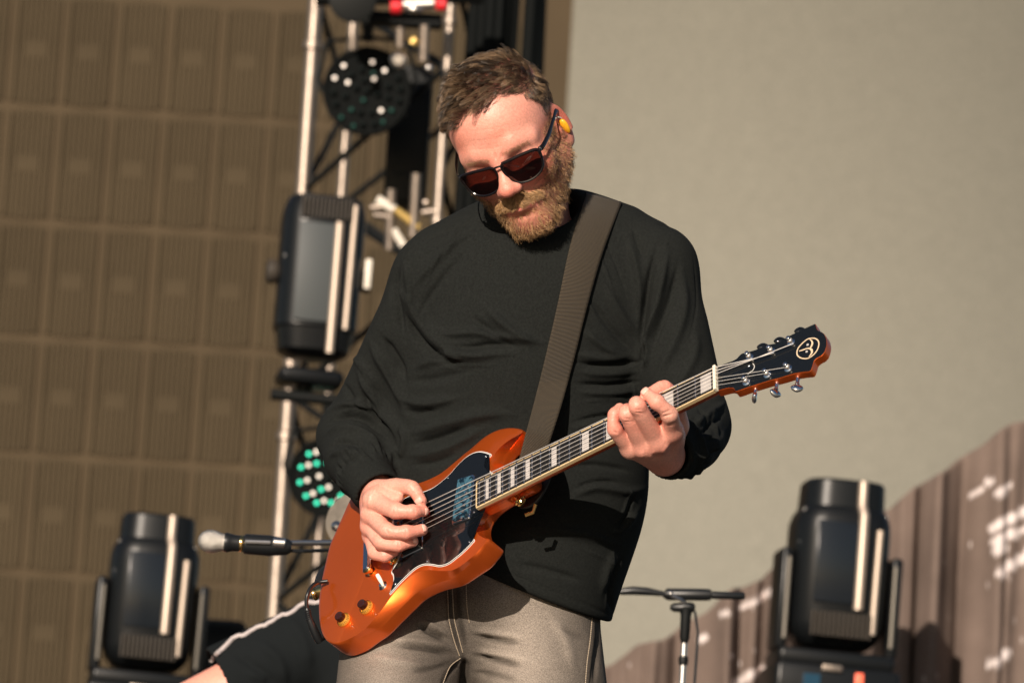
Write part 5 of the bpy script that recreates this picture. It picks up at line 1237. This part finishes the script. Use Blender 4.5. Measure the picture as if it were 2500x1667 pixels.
def moving_head(u, v, d, W_, H_, lab, flip=False, yaw=8, tilt=(0, 1.0)):
    """standing head: lens collar up, vents low; flip=True hangs it"""
    px = S*D/d; w, h = W_/px/2, H_/px; c = B(u, v, d); o = empty('moving_head_light', Vector(c), lab, 'stage light')
    sg = -1 if flip else 1
    if not flip: prof = [(-h*.53, w*.50, w*.5), (-h*.51, w*.74, w*.7), (-h*.45, w*.92, w*.88), (-h*.38, w*.98, w*.95), (h*.18, w*1.0, w*.98), (h*.24, w*.99, w*.97), (h*.29, w*.94, w*.93), (h*.325, w*.87, w*.88), (h*.33, w*.845, w*.86), (h*.485, w*.82, w*.84), (h*.50, w*.78, w*.80)]
    else: prof = [(-h*.50, w*.62, w*.6), (-h*.47, w*.84, w*.8), (-h*.34, w*.92, w*.88), (-h*.33, w*.98, w*.94), (h*.34, w*1.0, w*.95), (h*.42, w*.98, w*.93), (h*.49, w*.88, w*.84), (h*.50, w*.80, w*.75)]
    R_ = shellbody(c, prof, yaw, tilt, 'head_shell', shell, o); L = lambda x, y, z: c+R_ @ np.array([x, y, z])
    # front glass, two added pale ribs in place of sun streaks
    y0 = -w*.955
    MB().box(L(-w*.20, y0, h*(-.02 if not flip else .0)), (w*.86, .008, h*(.50 if not flip else .62)), R_, .003).build('front_panel', glass_ if not flip else mat('sky_reflection_panel', (.060, .068, .070), .5, spec=.4), HSH)  # hanging head's glass is paler: sky reflection painted into its base colour
    MB().tube([L(w*.30, y0-.002, -h*(.30 if not flip else .50)), L(w*.30, y0-.002, h*(.28 if not flip else .32))]+([L(w*.28, -w*.92, h*.31), L(w*.26, -w*.875, h*.34), L(w*.26, -w*.85, h*.49)] if not flip else []), w*.10, 12).build('sun_streak_rib', trim, HSH)
    MB().tube([L(w*.64, -w*.885, -h*(.44 if not flip else .34)), L(w*.66, -w*.90, h*(.20 if not flip else .44))], w*.075, 12).build('sun_streak_rib', trim, HSH)
    for k in range(13):
        x = -w*.62+k*w*.098; z_ = (-h*.40) if not flip else h*.405
        MB().box(L(x, y0-.002, z_), (w*.042, .012, h*(.15 if not flip else .13)), R_).build('vent_fin', fins, HSH, smooth=False)
    for (x, z_) in ((-.9, .3), (-.95, .1), (-.88, -.3), (.9, .0), (.88, .3)): MB().sphere(L(w*x*.96, -w*.60, h*z_), .0035, 8, 5).build('screw', slv, HSH)
    if not flip:
        for s_ in (-1, 1):
            b = MB(); ay = -w*.1
            b.box(L(s_*w*1.14, ay, -h*.25), (w*.24, w*1.0, h*.62), R_, w*.08); b.build('yoke_arm', shell, o)
            MB().tube([L(s_*w*1.10, ay-w*.52, -h*.0), L(s_*w*1.10, ay-w*.52, -h*.50)], w*.045, 8).build('arm_trim', mat('dull_trim', (.22, .20, .17), .4, .6) if 'dull_trim' not in bpy.data.materials else bpy.data.materials['dull_trim'], o)
        MB().box(L(0, 0, -h*.60), (w*2.4, w*1.5, h*.10), R_, w*.10).build('yoke_bridge', shell, o)
        MB().box(L(0, 0, -h*.78), (w*2.55, w*2.0, h*.26), R_, w*.10).build('base', shell, o)
        MB().box(L(-w*.55, -w*1.01, -h*.76), (w*.34, .008, h*.09), R_).build('display', mat('display_blue', (.008, .03, .05), .2, emit=(.02, .12, .22, .15)) if 'display_blue' not in bpy.data.materials else bpy.data.materials['display_blue'], o, smooth=False)
        MB().box(L(w*.42, -w*1.01, -h*.74), (w*.16, .008, h*.11), R_, .002).build('indicator', mat('indicator_red', (.8, .1, .05), .2, emit=(1, .22, .12, .7)) if 'indicator_red' not in bpy.data.materials else bpy.data.materials['indicator_red'], o)
        MB().box(L(-w*.15, -w*1.02, -h*.67), (w*.42, .012, h*.04), R_, .003).build('handle_plate', alu, o)
        z_ = (c[2]-h*.90); MB().box((c[0], c[1], z_/2), (w*2.2, w*2, max(z_, .05)), None, .02).build('riser', blk, o)
    else:
        for s_ in (-1, 1): MB().lathe(L(s_*w*1.0, 0, h*.02), R_ @ np.array([s_, 0, 0.]), [(0, w*.25), (w*.12, w*.30), (w*.24, w*.28), (w*.26, w*.2)], 20).build('pivot_cap', fins, o)
        MB().box(L(w*1.12, -w*.5, h*.04), (w*.16, w*.1, h*.19), R_, .004).build('label_plate', whp, o)
        MB().box(L(0, w*.3, -h*.62), (w*1.6, w*1.3, h*.10), R_, .02).build('base', shell, o); MB().tube([L(-w*.9, w*.2, -h*.74), L(w*1.6, w*.2, -h*.74)], .014, 10).build('cross_tube', blk, o)
        MB().tube([L(-w*.1, w*.3, -h*.7), L(-w*.1, w*.3, -h*.56)], .02, 10).build('spigot', blk, o)
    return o
moving_head(2043, 1380, 12.0, 240, 398, 'tall black moving-head light standing in front of the pleated brown drape at right', tilt=(0, 1.4))
moving_head(370, 1446, 12.2, 218, 366, 'black moving-head light standing low at the left, behind the microphone', tilt=(0, 1.4))
moving_head(778, 682, 12.4, 204, 392, 'big black moving-head light mounted upright on the truss beside the guitarist\'s sleeve', flip=True, tilt=(0, .8))
FC = empty('flight_case', Vector(B(530, 1600, 12.6)), 'low black case standing behind the left moving-head light', 'case'); slab(466, 590, 1505, 1900, 12.6, .3, 'case_shell', blk, FC, .02); slab(466, 590, 1520, 1530, 12.59, .02, 'case_band', blk, FC, .003)

# ---- drape with pleats and printed white streaks
top_line = np.array([(1380,1690),(1450,1640),(1540,1588),(1640,1545),(1720,1492),(1800,1438),(1890,1392),(1980,1340),(2080,1288),(2165,1240),(2230,1196),(2300,1150),(2360,1110),(2420,1066),(2500,1026),(2620,960)], float)
DD = 12.75
def pleat(x):                             # x: metres along the drape; depth of the folds
    w = x + .020*math.sin(x*17+1)+.012*math.sin(x*31)
    return .046*math.sin(w*66+2.2*math.sin(x*9.0))*(.6+.4*math.sin(x*13+1))+.007*math.sin(w*141+1.3)+.026*math.sin(w*37+.4)
def drape(i, j):
    u = 1380+1240*i; vt = np.interp(u, top_line[:, 0], top_line[:, 1]); p = B(u, vt, DD); x = p[0]
    z = p[2]+.006*math.sin(x*58)-(p[2]+0.0)*j
    amp = .55+.45*min(1, (p[2]-z)*3+.2); sag = .010*math.sin(x*58+1.2)*min(1, (p[2]-z)*2)
    return np.array([x+sag, p[1]-pleat(x)*amp, z])
drm = mat('brown_drape', (.150, .112, .094), .9, noise=(9, .14, 5), bump=(300, .4, 3, .001), spec=.2)
dro = grid_sheet('pleated_drape', drape, 760, 150, drm, .003)
dro.name = 'pleated_drape'; DR = empty('stage_drape', Vector(drape(.5, 1)), 'pinkish brown pleated drape printed with white streaks, sloping up to the right', 'drape'); under(dro, DR)
du = uv_of(w2c(np.array([v.co for v in dro.data.vertices])))
def mark(pts, w):
    P = spline(pts, 12) if len(pts) > 2 else np.linspace(pts[0], pts[1], 20); best = np.full(len(du), 1e9)
    for i in range(len(P)-1):
        ab = P[i+1]-P[i]; t = np.clip((du-P[i]) @ ab/(ab @ ab+1e-9), 0, 1); best = np.minimum(best, np.linalg.norm(du-P[i]-t[:, None]*ab, axis=1))
    return np.clip((w/2-best)/2.5+.5, 0, 1)
pr = np.zeros(len(du))
for pts, w in (([(1808,1483),(1845,1468),(1885,1441)], 15), ([(2425,1290),(2460,1268),(2560,1222)], 21), ([(2428,1322),(2470,1304),(2560,1270)], 20), ([(2434,1343),(2452,1339)], 24), ([(2442,1398),(2470,1378),(2560,1318)], 22), ([(2374,1210),(2398,1192)], 13), ([(2436,1206),(2464,1186)], 15), ([(2412,1178),(2424,1174)], 14), ([(2418,1622),(2440,1610),(2458,1592)], 20), ([(1790,1668),(1830,1650),(1862,1632)], 18), ([(1712,1558),(1722,1556)], 18), ([(1765,1500),(1775,1495)], 13)): pr = np.maximum(pr, mark(pts, w))
r_ = np.random.default_rng(4)
for k in range(75):
    u = r_.uniform(1430, 2560); vt = np.interp(u, top_line[:, 0], top_line[:, 1]); v = r_.uniform(vt+15, 1720); q_ = np.linalg.norm(du-np.array([u, v]), axis=1); pr = np.maximum(pr, np.clip((r_.uniform(2, 5)-q_)/2, 0, 1)*r_.uniform(.4, 1))
tint_attr(dro.data, 1+pr[:, None]*(np.array([.72, .64, .62])/np.array([.150, .112, .094])-1)); attr_color(drm)

# ---- microphone on a boom, left
MS = empty('microphone_stand', Vector(B(1050, 1330, 8.9)*np.array([1, 1, 0])), 'black microphone stand whose boom reaches left from behind the orange guitar', 'microphone stand')
MI = empty('microphone', Vector(B(560, 1326, 8.8)), 'vocal microphone with silver ball grille held on the boom at left', 'microphone')
b = B; md_ = 8.8
grm = mat('grille_steel', (.70, .65, .58), .35, .9, bump=(900, .9, 2, .002))
axm = unit(B(600, 1327, md_)-B(513, 1321, md_)); MB().lathe(B(513, 1321, md_), axm, [(-.0205, .001), (-.019, .008), (-.014, .0145), (-.006, .0188), (.002, .0198), (.009, .0186), (.015, .0165), (.020, .0148), (.024, .0145)], 24).build('grille', grm, MI)
MB().lathe(B(513, 1321, md_), axm, [(.024, .0160), (.029, .0168), (.033, .0155), (.040, .0140), (.062, .0130), (.100, .0115), (.110, .0110)], 22).build('handle', rub, MI); MB().lathe(B(513, 1321, md_), axm, [(.050, .0137), (.051, .0141), (.056, .0140), (.057, .0134)], 22).build('gold_ring', gold, MI)
MB().lathe(B(593, 1327, md_), axm, [(0, .0130), (.004, .0170), (.045, .0175), (.075, .0135), (.082, .009)], 18).build('mic_clip', rub, MS)
MB().tube([B(640, 1326, md_), B(690, 1325, md_), B(1060, 1322, md_+.15)], [.0062, .0048, .0048], 12).build('boom_arm', slv, MS); MB().tube([B(600, 1322, md_-.02), B(660, 1324, md_-.02)], .0035, 8).build('boom_rod', slv, MS)
MB().lathe(B(683, 1325, md_-.01), axm, [(-.012, .007), (-.010, .009), (.008, .009), (.010, .006)], 12).build('boom_joint', slv, MS); MB().tube([B(640, 1340, md_), B(740, 1345, md_), B(900, 1338, md_+.1)], .003, 8).build('mic_cable', rub, MS)
pbm = B(1060, 1322, md_+.15); MB().tube([pbm, (pbm[0], pbm[1], .03)], .010, 12).build('stand_pole', blk, MS); MB().lathe((pbm[0], pbm[1], 0), Z, [(0, .13), (.012, .13), (.022, .05), (.04, .014)], 28).build('stand_base', blk, MS)
# ---- cymbal edge behind the guitar
CY = empty('cymbal', Vector(B(880, 1262, 9.4)*np.array([1, 1, 0])), 'dull grey cymbal peeking out behind the guitar\'s upper-left edge', 'cymbal'); cn = unit(-fw*.85+RT*(-.35)+UP*.35)
MB().lathe(B(862, 1268, 9.3), cn, [(-.002, .052), (0, .0525), (.010, .026), (.016, .012), (.017, .004)], 40).build('plate', mat('dull_bronze', (.34, .29, .23), .45, .6, noise=(60, .15, 3)), CY)
MB().lathe(B(822, 1284, 9.25), -fw, [(0, .006), (.004, .010), (.012, .009), (.018, .003)], 14).build('wing_nut', slv, CY); pq = B(880, 1270, 9.33); MB().tube([pq, (pq[0], pq[1]+.03, 0)], .008, 10).build('cymbal_stand', blk, CY)
# ---- microphone stand, right
M2 = empty('microphone_stand', Vector(B(1672, 1500, 9.6)*np.array([1, 1, 0])), 'black microphone stand with a level boom and slim black microphone, right of the guitarist\'s hip', 'microphone stand'); dd_ = 9.6
MB().tube([B(u, v, dd_) for u, v in ((1500,1446),(1520,1443),(1545,1441),(1580,1443),(1615,1448),(1640,1452))], [.003, .0065, .008, .0075, .005, .004], 14).build('boom_handle', rub, M2)
MB().tube([B(u, v, dd_) for u, v in ((1622,1447),(1630,1450),(1722,1451),(1736,1451))], [.008, .0112, .0112, .010], 16).build('mic_body', rub, M2); MB().tube([B(u, v, dd_) for u, v in ((1736,1452),(1738,1452),(1815,1454),(1819,1454))], [.005, .0072, .0072, .005], 14).build('mic_tail', rub, M2)
MB().sphere(B(1637, 1448, dd_-.012), .0045).build('screw', slv, M2); MB().tube([B(1638, 1452, dd_-.01), B(1660, 1462, dd_-.01), B(1678, 1474, dd_)], [.003, .0035, .003], 8).build('boom_bracket', slv, M2)
MB().lathe(B(1668, 1482, dd_), RT, [(-.024, .004), (-.018, .008), (.010, .010), (.018, .009), (.022, .005)], 14).build('clutch_knob', rub, M2)
pp = B(1675, 1490, dd_); MB().lathe(pp-Z*.05, Z, [(-.01, .006), (.0, .0095), (.04, .010), (.055, .013), (.06, .006)], 14).build('clutch', blk, M2)
MB().tube([pp-Z*.03, (pp[0], pp[1], .03)], .0058, 12).build('stand_pole', slv, M2); MB().tube([pp+np.array([.016, 0, -.0]), pp+np.array([.024, .0, -.04]), pp+np.array([.020, 0, -.3]), (pp[0]+.02, pp[1], .1)], .0026, 8).build('mic_cable', rub, M2); MB().lathe(pp-Z*.10, Z, [(0, .008), (.01, .0095), (.016, .008)], 12).build('pole_collar', blk, M2)
MB().lathe((pp[0], pp[1], 0), Z, [(0, .13), (.012, .13), (.022, .05), (.04, .012)], 28).build('stand_base', blk, M2)

# ================================================================== SECOND MUSICIAN (mostly behind the player)
d2 = 9.4; q2 = lambda u, v, dz_=0: Q(u, v, D-d2+dz_)
fl2 = w2c(np.array([c2w(q2(960, 1700))[0], c2w(q2(960, 1700))[1], 0.0]))
P2 = empty('person', Vector(c2w(q2(960, 1700))*np.array([1, 1, 0])), 'musician in black short-sleeved shirt with white wavy trim, mostly hidden behind the guitarist', 'person')
hipz = w2c(c2w(q2(960, 1700))*np.array([1, 1, 0])+np.array([0, 0, .80])); kn = [w2c(c2w(hipz)*np.array([1, 1, 0])+np.array([sx, -.35, .48])) for sx in (-.14, .14)]; ft = [w2c(c2w(hipz)*np.array([1, 1, 0])+np.array([sx, -.38, .05])) for sx in (-.15, .15)]
hipc = w2c(c2w(hipz)*np.array([1, 1, 0])+np.array([0, 0, .5])); chest = q2(985, 1640, -.02); sh_l, el_l, wr_l = q2(835, 1545, 0), q2(430, 1740, .06), q2(420, 2080, .22)
sh_r, el_r, wr_r = q2(1150, 1560, 0), q2(1240, 1860, .05), q2(1100, 1950, .25)
def p2body(P):
    d = smin(rcone(P, chest, hipc, .10, .10), rcone(P, q2(995, 1500, -.01), q2(1005, 1400, .02), .055, .055), .03)
    d = smin(d, ell(P, q2(1010, 1400, .03), (.075, .105, .092)), .02); d = smin(d, ell(P, q2(1010, 1405, .12), (.012, .02, .015)), .01)
    for s_, e_, w_ in ((sh_l, el_l, wr_l), (sh_r, el_r, wr_r)):
        d = smin(d, chain(P, [q2(990, 1560), s_, e_, w_], (.06, .055, .044, .027)), .02)
        f_ = unit(w_-e_)
        for k in range(4):
            sd = np.array([0, 1., 0])*(k-1.5)*.018; d = smin(d, rcone(P, w_, w_+f_*.07+sd, .026, .010), .006); d = smin(d, rcone(P, w_+f_*.07+sd, w_+f_*.10+sd-np.array([0, .02, .02]), .0095, .008), .003)
        d = smin(d, rcone(P, w_, w_+f_*.05+np.array([0, .05, .01]), .018, .009), .006)
    for k_, f_ in zip(kn, ft): d = smin(d, chain(P, [hipc, k_, f_, f_+np.array([0, 0, .14])], (.09, .055, .038, .03)), .02)
    return d
pts2 = np.array([*kn, *ft, chest, sh_l, el_l, wr_l, sh_r, el_r, wr_r, q2(1000, 1250), hipc]); 
V2, F2 = sdf_mesh(p2body, pts2.min(0)-.2, pts2.max(0)+.2, .006); o = mesh_np('body', c2w(V2), F2); tint_attr(o, np.ones((len(V2), 3))); under(put('body', o, skin), P2)
cutd = unit(el_l-sh_l); cutp = q2(528, 1642, .03)
def p2shirt(P):
    d = smin(rcone(P, q2(990, 1600), hipc, .155, .15), rcone(P, sh_l, sh_r, .075, .075), .05)
    s_ = smax(rcone(P, sh_l, el_l, .080, .084), (P-cutp.astype(f32)) @ cutd.astype(f32), .004); s_ = np.maximum(s_, -np.maximum(rcone(P, sh_l, el_l, .070, .074), -((P-cutp.astype(f32)) @ cutd.astype(f32)+.05)))
    d = smin(d, s_, .03); c2_ = sh_r+(el_r-sh_r)*.7; d = smin(d, rcone(P, sh_r, c2_, .08, .07), .03)
    d = smax(d, -rcone(P, q2(1000, 1500), q2(1008, 1380), .06, .08), .01)
    return d
V3, F3 = sdf_mesh(p2shirt, pts2.min(0)-.2, pts2.max(0)+.2, .006); N3 = normals(V3, F3); u3 = uv_of(V3)
V3 = V3+N3*(strokes(u3, [([(620,1560),(680,1610),(700,1680)], 12, .008), ([(560,1580),(640,1640),(700,1700)], 10, -.007), ([(700,1500),(740,1560),(760,1640)], 14, .008), ([(600,1640),(660,1660)], 9, .006)])+.003*vnoise(V3*18, 71, 3))[:, None]
tee = mat('tee_black', (.009, .011, .012), .95, spec=.12, bump=(500, .4, 4, .001)); under(put('tee_shirt', mesh_np('tee_shirt', c2w(V3), F3), tee), P2)
def p2trous(P):
    d = ell(P, hipc, (.17, .12, .13))
    for k_, f_ in zip(kn, ft): d = smin(d, chain(P, [hipc, k_, f_], (.11, .075, .055)), .03)
    return d
V4, F4 = sdf_mesh(p2trous, pts2.min(0)-.25, pts2.max(0)+.25, .010); under(put('trousers', mesh_np('trousers', c2w(V4), F4), mat('dark_trousers', (.02, .022, .03), .9)), P2)
T3 = BVHTree.FromPolygons([tuple(v) for v in V3.astype(float)], [tuple(int(i) for i in f) for f in F3])
tr_pts = spline([(516,1604),(545,1570),(575,1545),(612,1512),(640,1497),(668,1475),(700,1462),(740,1458),(790,1462)], 8); V = []; F = []; k = 0; trm = mat('white_trim', (.50, .44, .43), .8)
tp3 = []
for i, p in enumerate(tr_pts):
    vv = p[1]; h = None
    for dv in range(0, 90, 3):
        h = front(p[0], vv+dv, T3)
        if h is not None: break
    if h is not None:
        h2 = front(p[0], vv+dv+9+2.6*math.sin(p[0]/8.5), T3); tp3.append((h if h2 is None else h2)+np.array([0, 0, .002]))
if len(tp3) > 4: MB().tube([c2w(p) for p in spline(tp3[::2], 3)], .0044, 8).build('sleeve_trim', trm, P2)
hm = near; r5 = np.random.default_rng(5); hr = MB(); hr.sphere(c2w(q2(1012, 1384, .01)), (.082, .105, .095), 24, 14, MC); hr.build('hair', mat('dark_hair_cap', (.02, .015, .01), .7, bump=(300, 1, 4, .006)), P2)
